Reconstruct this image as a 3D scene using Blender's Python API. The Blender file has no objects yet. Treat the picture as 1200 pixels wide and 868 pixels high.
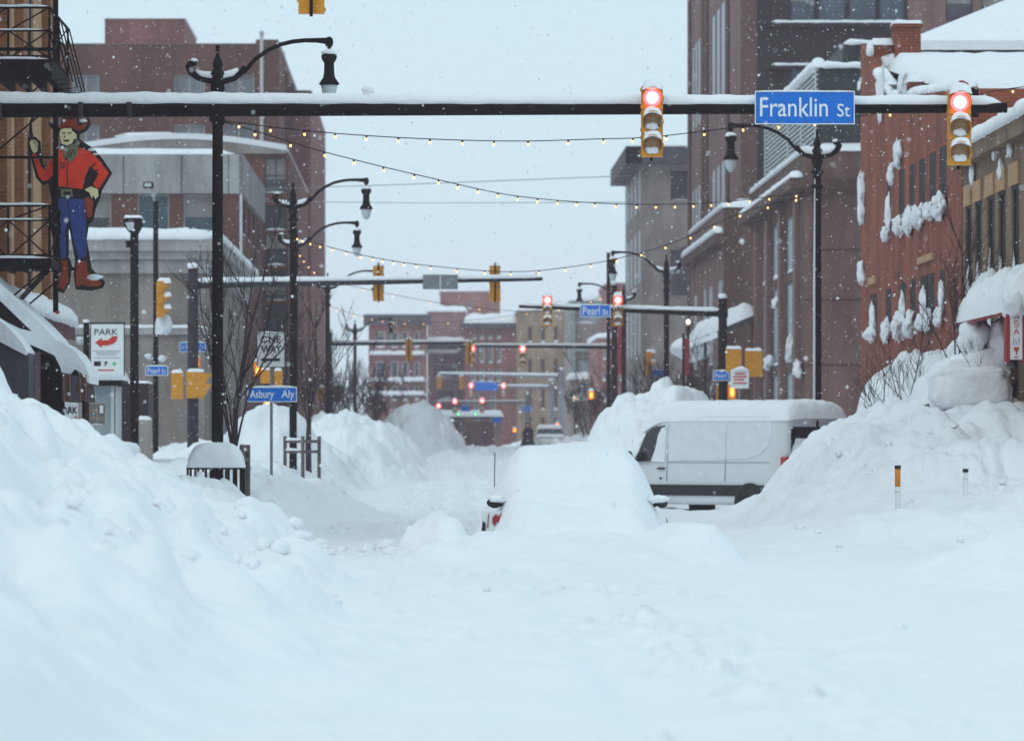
import bpy, bmesh, math, random
import numpy as np
from mathutils import Vector, Matrix, noise

# ------------------------------------------------------------------ camera, sky, sun, exposure
F, VX, VY, CZ = 5600.0, 505.0, 525.0, 1.65          # photo pixels (1200 wide); eye height in metres
scn = bpy.context.scene
C = scn.collection
cam_d = bpy.data.cameras.new('camera'); cam = bpy.data.objects.new('camera', cam_d); C.objects.link(cam)
cam.location = (0, 0, CZ); cam.rotation_euler = (math.radians(90), 0, 0)
cam_d.sensor_width = 36; cam_d.lens = F/1200*36
cam_d.shift_x = (600-VX)/1200; cam_d.shift_y = (VY-434)/1200
cam_d.clip_start = 0.5; cam_d.clip_end = 6000
cam_d.dof.use_dof = True; cam_d.dof.focus_distance = 71; cam_d.dof.aperture_fstop = 3.2
scn.camera = cam

SUN_EL, SUN_AZ = math.radians(44), math.radians(215)
w = bpy.data.worlds.new('World'); scn.world = w; w.use_nodes = True
nt = w.node_tree; nt.nodes.clear()
out = nt.nodes.new('ShaderNodeOutputWorld'); bg = nt.nodes.new('ShaderNodeBackground')
sky = nt.nodes.new('ShaderNodeTexSky'); sky.sky_type = 'NISHITA'; sky.sun_disc = False
sky.sun_elevation = SUN_EL; sky.sun_rotation = SUN_AZ
mx = nt.nodes.new('ShaderNodeMix'); mx.data_type = 'RGBA'; mx.inputs[0].default_value = 0.93
nt.links.new(sky.outputs[0], mx.inputs[6])
mx.inputs[7].default_value = (6.75, 8.95, 9.85, 1)   # even overcast
nt.links.new(mx.outputs[2], bg.inputs[0]); bg.inputs[1].default_value = 0.1
nt.links.new(bg.outputs[0], out.inputs[0])
sd = bpy.data.lights.new('sun', 'SUN'); so = bpy.data.objects.new('sun', sd); C.objects.link(so)
sd.energy = 0.5; sd.angle = math.radians(32); sd.color = (1.0, 0.95, 0.88)
so.rotation_euler = (math.radians(90)-SUN_EL, 0, math.radians(-35))
scn.view_settings.view_transform = 'Standard'; scn.view_settings.look = 'None'
scn.view_settings.exposure = 0.0; scn.view_settings.gamma = 1.0
scn.render.engine = 'CYCLES'
cy = scn.cycles
cy.use_denoising = True; cy.max_bounces = 6; cy.diffuse_bounces = 4; cy.volume_bounces = 1; cy.transparent_max_bounces = 8
cy.sample_clamp_indirect = 4.0

def PX(px, Y): return (px-VX)*Y/F
def PZ(py, Y): return CZ+(VY-py)*Y/F
def PW(px, py, Y): return Vector((PX(px, Y), Y, PZ(py, Y)))

# ------------------------------------------------------------------ materials
M = {}
def mat(name, col, rough=0.7, metal=0.0, vary=0.12, scale=3.0, bump=0.0, bscale=None, col2=None, brick=None, spec=0.3):
    m = bpy.data.materials.new(name); m.use_nodes = True; n = m.node_tree; p = n.nodes['Principled BSDF']
    p.inputs['Roughness'].default_value = rough; p.inputs['Metallic'].default_value = metal
    p.inputs['Specular IOR Level'].default_value = spec
    tc = n.nodes.new('ShaderNodeTexCoord'); geo = n.nodes.new('ShaderNodeNewGeometry')
    nz = n.nodes.new('ShaderNodeTexNoise'); nz.inputs['Scale'].default_value = scale; nz.inputs['Detail'].default_value = 5
    nz.inputs['Roughness'].default_value = 0.65
    n.links.new(geo.outputs['Position'] if brick else tc.outputs['Object'], nz.inputs['Vector'])
    rp = n.nodes.new('ShaderNodeValToRGB'); rp.color_ramp.elements[0].position = 0.3; rp.color_ramp.elements[1].position = 0.7
    c2 = col2 or tuple(min(1, c*(1+vary)) for c in col); c1 = tuple(c*(1-vary) for c in col)
    rp.color_ramp.elements[0].color = (*c1, 1); rp.color_ramp.elements[1].color = (*c2, 1)
    n.links.new(nz.outputs['Fac'], rp.inputs['Fac'])
    src = rp.outputs['Color']
    if brick:
        sx = n.nodes.new('ShaderNodeSeparateXYZ'); n.links.new(geo.outputs['Position'], sx.inputs[0])
        ad = n.nodes.new('ShaderNodeMath'); n.links.new(sx.outputs[0], ad.inputs[0]); n.links.new(sx.outputs[1], ad.inputs[1])
        cb = n.nodes.new('ShaderNodeCombineXYZ'); n.links.new(ad.outputs[0], cb.inputs[0]); n.links.new(sx.outputs[2], cb.inputs[1])
        bt = n.nodes.new('ShaderNodeTexBrick'); bt.inputs['Scale'].default_value = 1.0
        bt.inputs['Brick Width'].default_value = brick[0]; bt.inputs['Row Height'].default_value = brick[1]
        bt.inputs['Mortar Size'].default_value = brick[2]; bt.inputs['Bias'].default_value = -0.2
        n.links.new(cb.outputs[0], bt.inputs['Vector'])
        n.links.new(src, bt.inputs['Color1'])
        dk = n.nodes.new('ShaderNodeMix'); dk.data_type = 'RGBA'; dk.blend_type = 'MULTIPLY'; dk.inputs[0].default_value = 1
        n.links.new(src, dk.inputs[6]); dk.inputs[7].default_value = (.68, .66, .66, 1)
        n.links.new(dk.outputs[2], bt.inputs['Color2']); bt.inputs['Mortar'].default_value = tuple(c*0.75+0.05 for c in col)+(1,)
        src = bt.outputs['Color']
    if brick or (scale <= 1.6 and vary >= .1):      # weather streaks and damp patches
        mp = n.nodes.new('ShaderNodeMapping'); mp.inputs['Scale'].default_value = (.9, .9, .16); n.links.new(geo.outputs['Position'], mp.inputs['Vector'])
        n3 = n.nodes.new('ShaderNodeTexNoise'); n3.inputs['Scale'].default_value = .8; n3.inputs['Detail'].default_value = 6; n3.inputs['Roughness'].default_value = .7
        n.links.new(mp.outputs[0], n3.inputs['Vector'])
        r3 = n.nodes.new('ShaderNodeValToRGB'); r3.color_ramp.elements[0].position = .35; r3.color_ramp.elements[1].position = .66
        r3.color_ramp.elements[0].color = (.62, .6, .6, 1); r3.color_ramp.elements[1].color = (1.12, 1.12, 1.12, 1); n.links.new(n3.outputs['Fac'], r3.inputs['Fac'])
        m3 = n.nodes.new('ShaderNodeMix'); m3.data_type = 'RGBA'; m3.blend_type = 'MULTIPLY'; m3.inputs[0].default_value = 1
        n.links.new(src, m3.inputs[6]); n.links.new(r3.outputs['Color'], m3.inputs[7]); src = m3.outputs[2]
    n.links.new(src, p.inputs['Base Color'])
    if bump:
        b = n.nodes.new('ShaderNodeBump'); b.inputs['Strength'].default_value = 0.6; b.inputs['Distance'].default_value = bump
        n2 = n.nodes.new('ShaderNodeTexNoise'); n2.inputs['Scale'].default_value = bscale or scale*4; n2.inputs['Detail'].default_value = 6
        n.links.new(tc.outputs['Object'], n2.inputs['Vector'])
        n.links.new(n2.outputs['Fac'], b.inputs['Height']); n.links.new(b.outputs[0], p.inputs['Normal'])
    M[name] = m
    return m
def emat(name, col, strength, base=(.1, .1, .1)):
    m = bpy.data.materials.new(name); m.use_nodes = True; p = m.node_tree.nodes['Principled BSDF']
    p.inputs['Base Color'].default_value = (*base, 1); p.inputs['Emission Color'].default_value = (*col, 1)
    p.inputs['Emission Strength'].default_value = strength; p.inputs['Roughness'].default_value = .4
    M[name] = m
    return m
mat('snow', (.86, .862, .895), rough=.85, vary=.025, scale=.8, bump=.07, bscale=5, spec=.12)
mat('snow_plaster', (.80, .805, .84), rough=.9, vary=.08, scale=6, bump=.02, bscale=20, spec=.1)
mat('black_metal', (.007, .005, .005), rough=.75, vary=.4, scale=9, spec=.1, col2=(.018, .013, .013))
mat('dark_steel', (.028, .025, .03), rough=.55, vary=.3, scale=6, spec=.25)
mat('grey_steel', (.2, .21, .23), rough=.5, vary=.2, scale=6)
mat('signal_yellow', (.6, .25, .015), rough=.5, vary=.15, scale=8)
mat('orange_brick', (.33, .135, .055), rough=.9, vary=.22, scale=2.5, brick=(.22, .075, .012))
mat('tan_stone', (.42, .25, .14), rough=.9, vary=.18, scale=3)
mat('red_brick', (.28, .062, .024), rough=.9, vary=.42, scale=.9, brick=(.22, .075, .012))
mat('yellow_brick', (.235, .145, .085), rough=.9, vary=.22, scale=1.6, brick=(.22, .075, .012))
mat('old_brick', (.155, .055, .034), rough=.9, vary=.18, scale=.6, brick=(.22, .075, .01))
mat('wine_brick', (.24, .085, .075), rough=.9, vary=.2, scale=.6, brick=(.3, .1, .01))
mat('pink_granite', (.23, .135, .12), rough=.8, vary=.1, scale=1.5)
mat('brown_granite', (.13, .072, .06), rough=.8, vary=.14, scale=1.2)
mat('dark_spandrel', (.025, .02, .02), rough=.6, vary=.2, scale=.6)
mat('green_panel', (.04, .05, .047), rough=.6, vary=.15, scale=.8)
mat('white_metal', (.55, .57, .58), rough=.5, vary=.08, scale=3)
mat('grey_stone', (.33, .29, .27), rough=.9, vary=.14, scale=.8)
mat('hazy_far_brick', (.3, .13, .11), rough=.9, vary=.22, scale=.25)  # paler, pinker brick: distance haze put into the colour
mat('hazy_far_rose', (.3, .17, .17), rough=.9, vary=.15, scale=.25)  # rose wall tone also carries painted-in haze
mat('pale_render', (.36, .35, .34), rough=.9, vary=.1, scale=.7)
mat('beige_render', (.27, .235, .21), rough=.9, vary=.14, scale=.7)
mat('cream_stone', (.36, .27, .18), rough=.9, vary=.14, scale=.7)
mat('patina', (.27, .37, .34), rough=.8, vary=.2, scale=.9)
mat('slate', (.09, .085, .1), rough=.8, vary=.2, scale=1)
mat('dark_glass', (.018, .02, .024), rough=.12, vary=.5, scale=1.5, spec=.5)
mat('dull_glass', (.012, .01, .012), rough=.5, vary=.5, scale=2.5, spec=.12)
mat('teal_glass', (.03, .085, .105), rough=.18, vary=.35, scale=1.5, spec=.5)
mat('blue_glass', (.07, .085, .12), rough=.2, vary=.35, scale=.8, spec=.5)
mat('curtain_glass', (.2, .22, .24), rough=.3, vary=.25, scale=1.2)
mat('frosted_glass', (.42, .47, .52), rough=.4, vary=.35, scale=2.5)
mat('blind_cloth', (.24, .23, .22), rough=.8, vary=.15, scale=2)
mat('pale_frame', (.5, .5, .5), rough=.6, vary=.1)
mat('dark_frame', (.03, .028, .03), rough=.6, vary=.1)
mat('sign_blue', (.001, .15, .6), rough=.45, vary=.06, scale=6)
mat('sign_white', (.75, .77, .78), rough=.5, vary=.04, scale=6)
mat('sign_grey', (.62, .61, .6), rough=.5, vary=.06, scale=6)
mat('ink_black', (.008, .007, .008), rough=.6, vary=.1)
mat('ink_grey', (.3, .32, .35), rough=.6, vary=.1)
mat('ink_red', (.55, .04, .02), rough=.5, vary=.1)
mat('ink_green', (.15, .5, .2), rough=.6, vary=.1)
mat('paint_shirt', (.9, .045, .01), rough=.5, vary=.22, scale=4)
mat('paint_jeans', (.035, .06, .25), rough=.5, vary=.3, scale=9)
mat('paint_boot', (.3, .04, .012), rough=.5, vary=.3, scale=9)
mat('paint_hat', (.28, .035, .015), rough=.5, vary=.35, scale=9)
mat('paint_skin', (.88, .74, .42), rough=.5, vary=.06, scale=9)
mat('paint_olive', (.2, .19, .11), rough=.5, vary=.1, scale=9)
mat('van_paint', (.66, .68, .7), rough=.35, vary=.03, scale=2, spec=.5)
mat('car_paint', (.7, .72, .73), rough=.3, vary=.03, scale=2, spec=.5)
mat('black_plastic', (.018, .017, .018), rough=.6, vary=.3, scale=8)
mat('tyre_rubber', (.015, .014, .014), rough=.85, vary=.3, scale=8)
mat('tail_red', (.45, .015, .012), rough=.25, vary=.1, spec=.6)
mat('lens_dark', (.3, .17, .08), rough=.3, vary=.3, scale=10)
mat('globe_white', (.5, .54, .56), rough=.3, vary=.05)
mat('bark', (.045, .03, .028), rough=.9, vary=.3, scale=12)
mat('grey_wood', (.13, .105, .095), rough=.9, vary=.25, scale=12)
mat('dark_red_canvas', (.33, .03, .035), rough=.8, vary=.15)
mat('purple_front', (.11, .045, .045), rough=.8, vary=.2)
mat('orange_stripe', (.5, .12, .04), rough=.8, vary=.1)
mat('coat_dark', (.018, .016, .022), rough=.9, vary=.2, scale=6)
mat('skin', (.42, .26, .19), rough=.6, vary=.05)
mat('marker_orange', (.65, .22, .02), rough=.5, vary=.1)
mat('banner_red', (.3, .035, .04), rough=.8, vary=.15)
emat('red_light', (1, .17, .17), 14, (.5, .05, .04))
emat('red_rim', (1, .022, .025), 16, (.5, .05, .04))
emat('orange_light', (1, .25, .035), 4, (.5, .2, .05))
emat('green_light', (.1, 1, .5), 3)
emat('bulb_light', (1, .52, .16), 3.2)
emat('lamp_light', (1, .9, .68), 2)

# ------------------------------------------------------------------ mesh builder
class MB:
    def __init__(s): s.v = []; s.f = []; s.mi = []; s.sm = []; s.m = 0; s.smooth = False
    def add(s, vs, fs, smooth=None):
        b = len(s.v); s.v += [tuple(v) for v in vs]
        for f in fs: s.f.append([i+b for i in f]); s.mi.append(s.m); s.sm.append(s.smooth if smooth is None else smooth)
        return s
    def box(s, x0, x1, y0, y1, z0, z1):
        x0, x1 = sorted((x0, x1)); y0, y1 = sorted((y0, y1)); z0, z1 = sorted((z0, z1))
        return s.add([(x0,y0,z0),(x1,y0,z0),(x1,y1,z0),(x0,y1,z0),(x0,y0,z1),(x1,y0,z1),(x1,y1,z1),(x0,y1,z1)],
              [(0,3,2,1),(4,5,6,7),(0,1,5,4),(1,2,6,5),(2,3,7,6),(3,0,4,7)])
    def prism(s, pts, y0, y1):        # outline in x,z; extruded along y
        n = len(pts); a = sum(pts[i][0]*pts[(i+1) % n][1]-pts[(i+1) % n][0]*pts[i][1] for i in range(n))
        if a < 0: pts = pts[::-1]
        vs = [(p[0], y0, p[1]) for p in pts]+[(p[0], y1, p[1]) for p in pts]
        return s.add(vs, [tuple(range(n)), tuple(range(2*n-1, n-1, -1))]+[(i, i+n, (i+1) % n+n, (i+1) % n) for i in range(n)])
    def ppx(s, pts, Y0, Y1, Yp=None):  # outline given in photo pixels, standing at distance Yp
        Yp = Yp or Y0
        return s.prism([(PX(p[0], Yp), PZ(p[1], Yp)) for p in pts], Y0, Y1)
    def tube(s, pts, r, n=8, cap=True):
        pts = [Vector(p) for p in pts]; k = len(pts)
        rs = r if hasattr(r, '__len__') else [r]*k
        vs = []; up = None
        for i, p in enumerate(pts):
            d = (pts[min(i+1, k-1)]-pts[max(i-1, 0)]).normalized()
            if up is None: up = Vector((0, 0, 1)) if abs(d.z) < .9 else Vector((1, 0, 0))
            a = d.cross(up).normalized(); b = a.cross(d); up = b
            for j in range(n):
                t = 2*math.pi*j/n; vs.append(p+(a*math.cos(t)+b*math.sin(t))*rs[i])
        fs = [(i*n+j, i*n+(j+1) % n, (i+1)*n+(j+1) % n, (i+1)*n+j) for i in range(k-1) for j in range(n)]
        s.add(vs, fs, True)
        if cap:
            b = len(s.v)-len(vs)
            s.f.append([b+j for j in range(n)][::-1]); s.mi.append(s.m); s.sm.append(False)
            s.f.append([b+(k-1)*n+j for j in range(n)]); s.mi.append(s.m); s.sm.append(False)
        return s
    def lathe(s, prof, c=(0, 0, 0), n=12, sc=(1, 1)):   # prof: (radius, z) from bottom to top
        vs = [(c[0]+r*math.cos(2*math.pi*j/n)*sc[0], c[1]+r*math.sin(2*math.pi*j/n)*sc[1], c[2]+z) for r, z in prof for j in range(n)]
        k = len(prof)
        fs = [(i*n+j, i*n+(j+1) % n, (i+1)*n+(j+1) % n, (i+1)*n+j) for i in range(k-1) for j in range(n)]
        fs += [tuple(range(n))[::-1], tuple((k-1)*n+j for j in range(n))]
        return s.add(vs, fs, True)
    def lump(s, c, r, seed=0, nu=16, nv=10, p=2.0, amp=.12, fr=1.3):
        vs = []; o = Vector((seed*3.7, seed*1.9, seed*5.1))
        sg = lambda t, e: math.copysign(abs(t)**e, t)
        e = 2/p
        for i in range(nv+1):
            ph = -math.pi/2+math.pi*i/nv
            for j in range(nu):
                th = 2*math.pi*j/nu
                d = Vector((sg(math.cos(ph), e)*sg(math.cos(th), e), sg(math.cos(ph), e)*sg(math.sin(th), e), sg(math.sin(ph), e)))
                k = 1+amp*noise.fractal(d*fr+o, .6, 2.0, 3)*2
                vs.append((c[0]+d.x*r[0]*k, c[1]+d.y*r[1]*k, c[2]+d.z*r[2]*k))
        fs = [(i*nu+j, i*nu+(j+1) % nu, (i+1)*nu+(j+1) % nu, (i+1)*nu+j) for i in range(nv) for j in range(nu)]
        return s.add(vs, fs, True)
    def cap(s, x0, x1, y0, y1, zf, h, nx=None, ny=None, seed=0, amp=.25, e=3.0, over=0.0, drop=.0):
        """a rounded blanket of snow on a surface z = zf (number or f(x, y))"""
        x0 -= over; x1 += over; y0 -= over; y1 += over
        st = max(.02, h*.45)
        nx = nx or int(min(60, max(5, (x1-x0)/st))); ny = ny or int(min(40, max(5, (y1-y0)/st)))
        f = zf if callable(zf) else (lambda x, y: zf)
        mrg = min(h*1.1, (x1-x0)*.5, (y1-y0)*.5)
        vs = []
        for j in range(ny+1):
            for i in range(nx+1):
                x = x0+(x1-x0)*i/nx; y = y0+(y1-y0)*j/ny
                # even out so that edge cells are small
                dx = min(x-x0, x1-x)/mrg; dy = min(y-y0, y1-y)/mrg
                ex = 1-max(0, 1-dx)**e; ey = 1-max(0, 1-dy)**e
                k = (max(0, ex)*max(0, ey))**.5
                nz_ = 1+amp*noise.fractal(Vector((x*1.1+seed*7.3, y*1.1, seed*2.1))/max(.25, h*1.6), .6, 2.0, 3)
                z = f(x, y)+h*k*nz_ - (drop*(1-k))
                vs.append((x, y, z))
        b = len(vs)
        for j in range(ny+1):
            for i in range(nx+1):
                x, y, z = vs[j*(nx+1)+i]; vs.append((x, y, f(x, y)-drop-.004))
        q = lambda i, j: j*(nx+1)+i
        fs = [(q(i,j), q(i+1,j), q(i+1,j+1), q(i,j+1)) for j in range(ny) for i in range(nx)]
        fs += [(b+q(i,j), b+q(i,j+1), b+q(i+1,j+1), b+q(i+1,j)) for j in range(ny) for i in range(nx)]
        for i in range(nx):
            fs += [(q(i,0), b+q(i,0), b+q(i+1,0), q(i+1,0)), (q(i+1,ny), b+q(i+1,ny), b+q(i,ny), q(i,ny))]
        for j in range(ny):
            fs += [(q(0,j+1), b+q(0,j+1), b+q(0,j), q(0,j)), (q(nx,j), b+q(nx,j), b+q(nx,j+1), q(nx,j+1))]
        return s.add(vs, fs, True)
    def ridge(s, p0, p1, w0, h0, w1=None, h1=None, n=None, seed=0, amp=.35, sag=.25):
        """snow lying along a bar: half-round section of half-width w and height h swept from p0 to p1"""
        p0, p1 = Vector(p0), Vector(p1); w1 = w1 or w0; h1 = h1 or h0
        L = (p1-p0).length; n = n or int(min(140, max(6, L/.12))); d = (p1-p0).normalized()
        a = d.cross(Vector((0, 0, 1))).normalized(); K = 9; vs = []
        for i in range(n+1):
            t = i/n; p = p0.lerp(p1, t); ed = min(1, min(i, n-i)/2+.15)
            nz_ = 1+amp*noise.fractal(Vector((t*L*1.7+seed*9.1, seed, 0)), .6, 2.0, 3)
            ww = (w0+(w1-w0)*t)*(.85+.15*nz_)*ed; hh = (h0+(h1-h0)*t)*nz_*ed
            lo = sag*(.4+.6*max(0, noise.noise(Vector((t*L*2.3+seed*3, 5, seed)))+.3))
            for k in range(K):
                th = math.pi*k/(K-1)
                z = math.sin(th)**.7*hh if 0 < k < K-1 else -lo*ww
                vs.append(p+a*math.cos(th)*ww+Vector((0, 0, z)))
        fs = [(i*K+k, i*K+(k+1) % K, (i+1)*K+(k+1) % K, (i+1)*K+k) for i in range(n) for k in range(K)]
        fs += [tuple(range(K))[::-1], tuple(n*K+k for k in range(K))]
        return s.add(vs, fs, True)
    def wall(s, o, u, width, height, holes, nrm, depth):
        """vertical wall from o along unit u with recessed rectangular openings (u0, u1, z0, z1)"""
        o, u, nrm = Vector(o), Vector(u), Vector(nrm)
        us = sorted({0, width, *[h[0] for h in holes], *[h[1] for h in holes]})
        zs = sorted({0, height, *[h[2] for h in holes], *[h[3] for h in holes]})
        P = lambda a, z, d=0: o+u*a+Vector((0, 0, z))-nrm*d
        flip = u.cross(Vector((0, 0, 1))).dot(nrm) < 0
        def q(a, b, c, d_): s.add([a, b, c, d_], [(3, 2, 1, 0) if flip else (0, 1, 2, 3)])
        for i in range(len(us)-1):
            for j in range(len(zs)-1):
                cu, cz = (us[i]+us[i+1])/2, (zs[j]+zs[j+1])/2
                if any(h[0] < cu < h[1] and h[2] < cz < h[3] for h in holes): continue
                q(P(us[i], zs[j]), P(us[i+1], zs[j]), P(us[i+1], zs[j+1]), P(us[i], zs[j+1]))
        for a0, a1, z0, z1 in holes:
            q(P(a0,z0), P(a1,z0), P(a1,z0,depth), P(a0,z0,depth)); q(P(a1,z1), P(a0,z1), P(a0,z1,depth), P(a1,z1,depth))
            q(P(a0,z1), P(a0,z0), P(a0,z0,depth), P(a0,z1,depth)); q(P(a1,z0), P(a1,z1), P(a1,z1,depth), P(a1,z0,depth))
        return s
    def mesh(s, name, mats, org=(0, 0, 0)):
        me = bpy.data.meshes.new(name); ox, oy, oz = org
        me.from_pydata([(x-ox, y-oy, z-oz) for x, y, z in s.v], [], s.f)
        for m in (mats if isinstance(mats, (list, tuple)) else [mats]): me.materials.append(M[m] if isinstance(m, str) else m)
        me.polygons.foreach_set('material_index', s.mi); me.polygons.foreach_set('use_smooth', s.sm)
        me.update(); return me

ORG = {}
def thing(name, label, cat, loc=(0, 0, 0), group=None, kind=None):
    o = bpy.data.objects.new(name, None); C.objects.link(o); o.location = loc; ORG[o] = Vector(loc)
    o.empty_display_size = .2
    o['label'] = label; o['category'] = cat
    if group: o['group'] = group
    if kind: o['kind'] = kind
    return o
SPLIT = {'hinge', 'guard_hoop', 'snow_clump', 'wall_snow', 'stuck_snow', 'chimney_snow', 'snow_heap', 'wing_mirror', 'tail_light', 'rear_window', 'rubbing_strip', 'headlight', 'letter_bars', 'snow_hat',
         'cornice', 'cornice_snow', 'edge_snow', 'green_trim', 'roof_cap_snow', 'snow_patch', 'rail_snow', 'snow', 'wall_bracket', 'bracket', 'frame_bar', 'snowy_bracket', 'lower_bracket', 'glass_screen', 'corner_trim', 'small_print', 'red_print'}
def islands(mb):
    par = list(range(len(mb.v)))
    def fd(a):
        while par[a] != a: par[a] = par[par[a]]; a = par[a]
        return a
    for f in mb.f:
        a = fd(f[0])
        for i in f[1:]:
            b = fd(i)
            if b != a: par[b] = a
    g_ = {}
    for k, f in enumerate(mb.f): g_.setdefault(fd(f[0]), []).append(k)
    out_ = []
    for fs in g_.values():
        n = MB(); mp = {}
        for k in fs:
            nf = []
            for i in mb.f[k]:
                if i not in mp: mp[i] = len(n.v); n.v.append(mb.v[i])
                nf.append(mp[i])
            n.f.append(nf); n.mi.append(mb.mi[k]); n.sm.append(mb.sm[k])
        out_.append(n)
    return out_
def part(name, mb, mats, parent, kind=None, label=None):
    if name in SPLIT and isinstance(mb, MB) and parent:
        pcs = islands(mb)
        if 1 < len(pcs) < 30:
            SINGULAR = {'letter_bars': 'letter_bar', 'small_print': 'print_line', 'red_print': 'red_print_line'}
            return [part_(SINGULAR.get(name, name), q, mats, parent, kind, label) for q in pcs][0]
    return part_(name, mb, mats, parent, kind, label)
def part_(name, mb, mats, parent, kind=None, label=None):
    org = ORG[parent] if parent else Vector((0, 0, 0))
    me = mb if isinstance(mb, bpy.types.Mesh) else mb.mesh(name, mats, org)
    o = bpy.data.objects.new(name, me); C.objects.link(o)
    if parent: o.parent = parent
    ORG[o] = org
    if kind: o['kind'] = kind
    if label: o['label'] = label
    return o
def struct(name, mb, mats, kind='structure'):
    o = bpy.data.objects.new(name, mb.mesh(name, mats)); C.objects.link(o); o['kind'] = kind; return o
def dup(root, loc, rz=0, label=None, group=None, scale=1):
    def rec(o, par):
        c = o.copy(); C.objects.link(c)
        if par: c.parent = par
        for ch in list(o.children): rec(ch, c)
        return c
    r = rec(root, None); r.location = loc; r.rotation_euler = (0, 0, rz); r.scale = (scale,)*3
    if label: r['label'] = label
    if group: r['group'] = group
    return r
def place(root, loc, rz=0, scale=1): root.location = loc; root.rotation_euler = (0, 0, rz); root.scale = (scale,)*3

def text_mb(mb, txt, x0, x1, z0, z1, y, depth=.006, bold=0.0, side=-1):
    cu = bpy.data.curves.new('t', 'FONT'); cu.body = txt; cu.extrude = depth/2; cu.offset = bold; cu.resolution_u = 3
    ob = bpy.data.objects.new('t', cu); C.objects.link(ob)
    dg = bpy.context.evaluated_depsgraph_get(); me = ob.evaluated_get(dg).to_mesh()
    vs = [v.co.copy() for v in me.vertices]; fs = [tuple(p.vertices) for p in me.polygons]
    ax, bx = min(v.x for v in vs), max(v.x for v in vs); ay, by = min(v.y for v in vs), max(v.y for v in vs)
    mb.add([(x0+(v.x-ax)/(bx-ax)*(x1-x0), y-v.z*(-side), z0+(v.y-ay)/(by-ay)*(z1-z0)) for v in vs], fs)
    ob.evaluated_get(dg).to_mesh_clear(); bpy.data.objects.remove(ob); bpy.data.curves.remove(cu)
    return mb

# ------------------------------------------------------------------ snow-covered ground
rng = np.random.RandomState(7)
def vnoise(X, Y, seed):
    X = X+seed*17.31; Y = Y+seed*9.77
    xi = np.floor(X).astype(np.int64); yi = np.floor(Y).astype(np.int64); fx = X-xi; fy = Y-yi
    def h(a, b):
        n = (a*374761393+b*668265263+seed*1442695041) & 0x7fffffff
        n = ((n ^ (n >> 13))*1274126177) & 0x7fffffff
        return ((n ^ (n >> 16)) & 0xffff)/32767.5-1
    fx = fx*fx*fx*(fx*(fx*6-15)+10); fy = fy*fy*fy*(fy*(fy*6-15)+10)
    return (h(xi,yi)*(1-fx)+h(xi+1,yi)*fx)*(1-fy)+(h(xi,yi+1)*(1-fx)+h(xi+1,yi+1)*fx)*fy
def fbm(X, Y, sc, oct=4, seed=1, gain=.5):
    t = 0; a = 1
    for o in range(oct): t = t+a*vnoise(X/sc*2**o, Y/sc*2**o, seed+o); a *= gain
    return t
def sstep(x, a, b):
    t = np.clip((x-a)/(b-a), 0, 1); return t*t*(3-2*t)
def smax(a, b, k=.15):
    h = np.clip(.5+.5*(a-b)/k, 0, 1); return b*(1-h)+a*h+k*h*(1-h)
MOUNDS = [  # x, y, rx, ry, top z, power
    (-2.7, 150, 1.9, 7, 2.75, 2.2), (-.75, 222, 2.0, 9, 3.6, 2.6), (-4.3, 128, 1.5, 5, 2.75, 2.4), (-1.7, 185, 1.5, 7, 2.5, 2.2),
    (5.9, 127, 1.65, 5, 3.05, 3.6), (6.6, 124, 2.3, 5, 2.6, 3), (8.5, 128, 4, 6, 2.6, 3), (-3.6, 165, 1.6, 6, 2.7, 2.2), (5.9, 126, .5, 1.6, 3.45, 2.2),
    (.3, 57.2, .4, .8, .8, 4), (.05, 55.6, .6, .8, .55, 2.4), (3.3, 57.5, .7, 1.4, .5, 2.2), (1.7, 56.6, 1.9, 2.4, .66, 3.0), (3.0, 56.4, .8, 1.3, .74, 2.4), (2.75, 59.5, .6, 1.8, .72, 2.4), (.75, 60.2, .5, 1.4, .6, 2.4), (.6, 56.2, .45, .8, .6, 2.6), (2.1, 54.6, .9, 1.0, .5, 2.8), (1.0, 53.6, .8, .9, .42, 2.4),
    (5.2, 66, 1.6, 4, .5, 2.2), (6.6, 66, 1.2, 2.4, .7, 2.8), (7.9, 67, .9, 2, .72, 2.6), (5.1, 69, 1.1, 3, .5, 2.4), (6.5, 52, .9, 2.0, .66, 2.6), (5.6, 48, .8, 1.6, .62, 2.6), (7.6, 49, 1.4, 4, .7, 2.6),
    (-5.15, 47, 1.2, 5, 2.85, 2.8), (-5.4, 36, 1.4, 5, 2.2, 2.3), (-2.2, 53, .7, 3, .98, 2.4), (-1.5, 47, .6, 3.0, .72, 2.4),
    (-1.5, 36, .7, 2.6, .8, 2.3), (-2.2, 30, .7, 2, 1.2, 2.2), (-3.8, 55, 1.0, 3, 1.7, 2.6),
    (-2.6, 41, .7, 2.4, 1.15, 2.4), (-4.9, 62, .8, 2, 1.8, 2.6), (-2.3, 92, 1.2, 4, .95, 2.3),
    (9.4, 87, 1.7, 3.5, 2.4, 2.4), (7.6, 84, 1.1, 3, 1.9, 2.4), (10.6, 80, 1.5, 4, 1.9, 2.3), (8.6, 79, 1.2, 2.4, 1.35, 2.4), (6.6, 80, 1.1, 3, .95, 2.3), (9.2, 71, 1.3, 3, .95, 2.3)]
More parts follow.
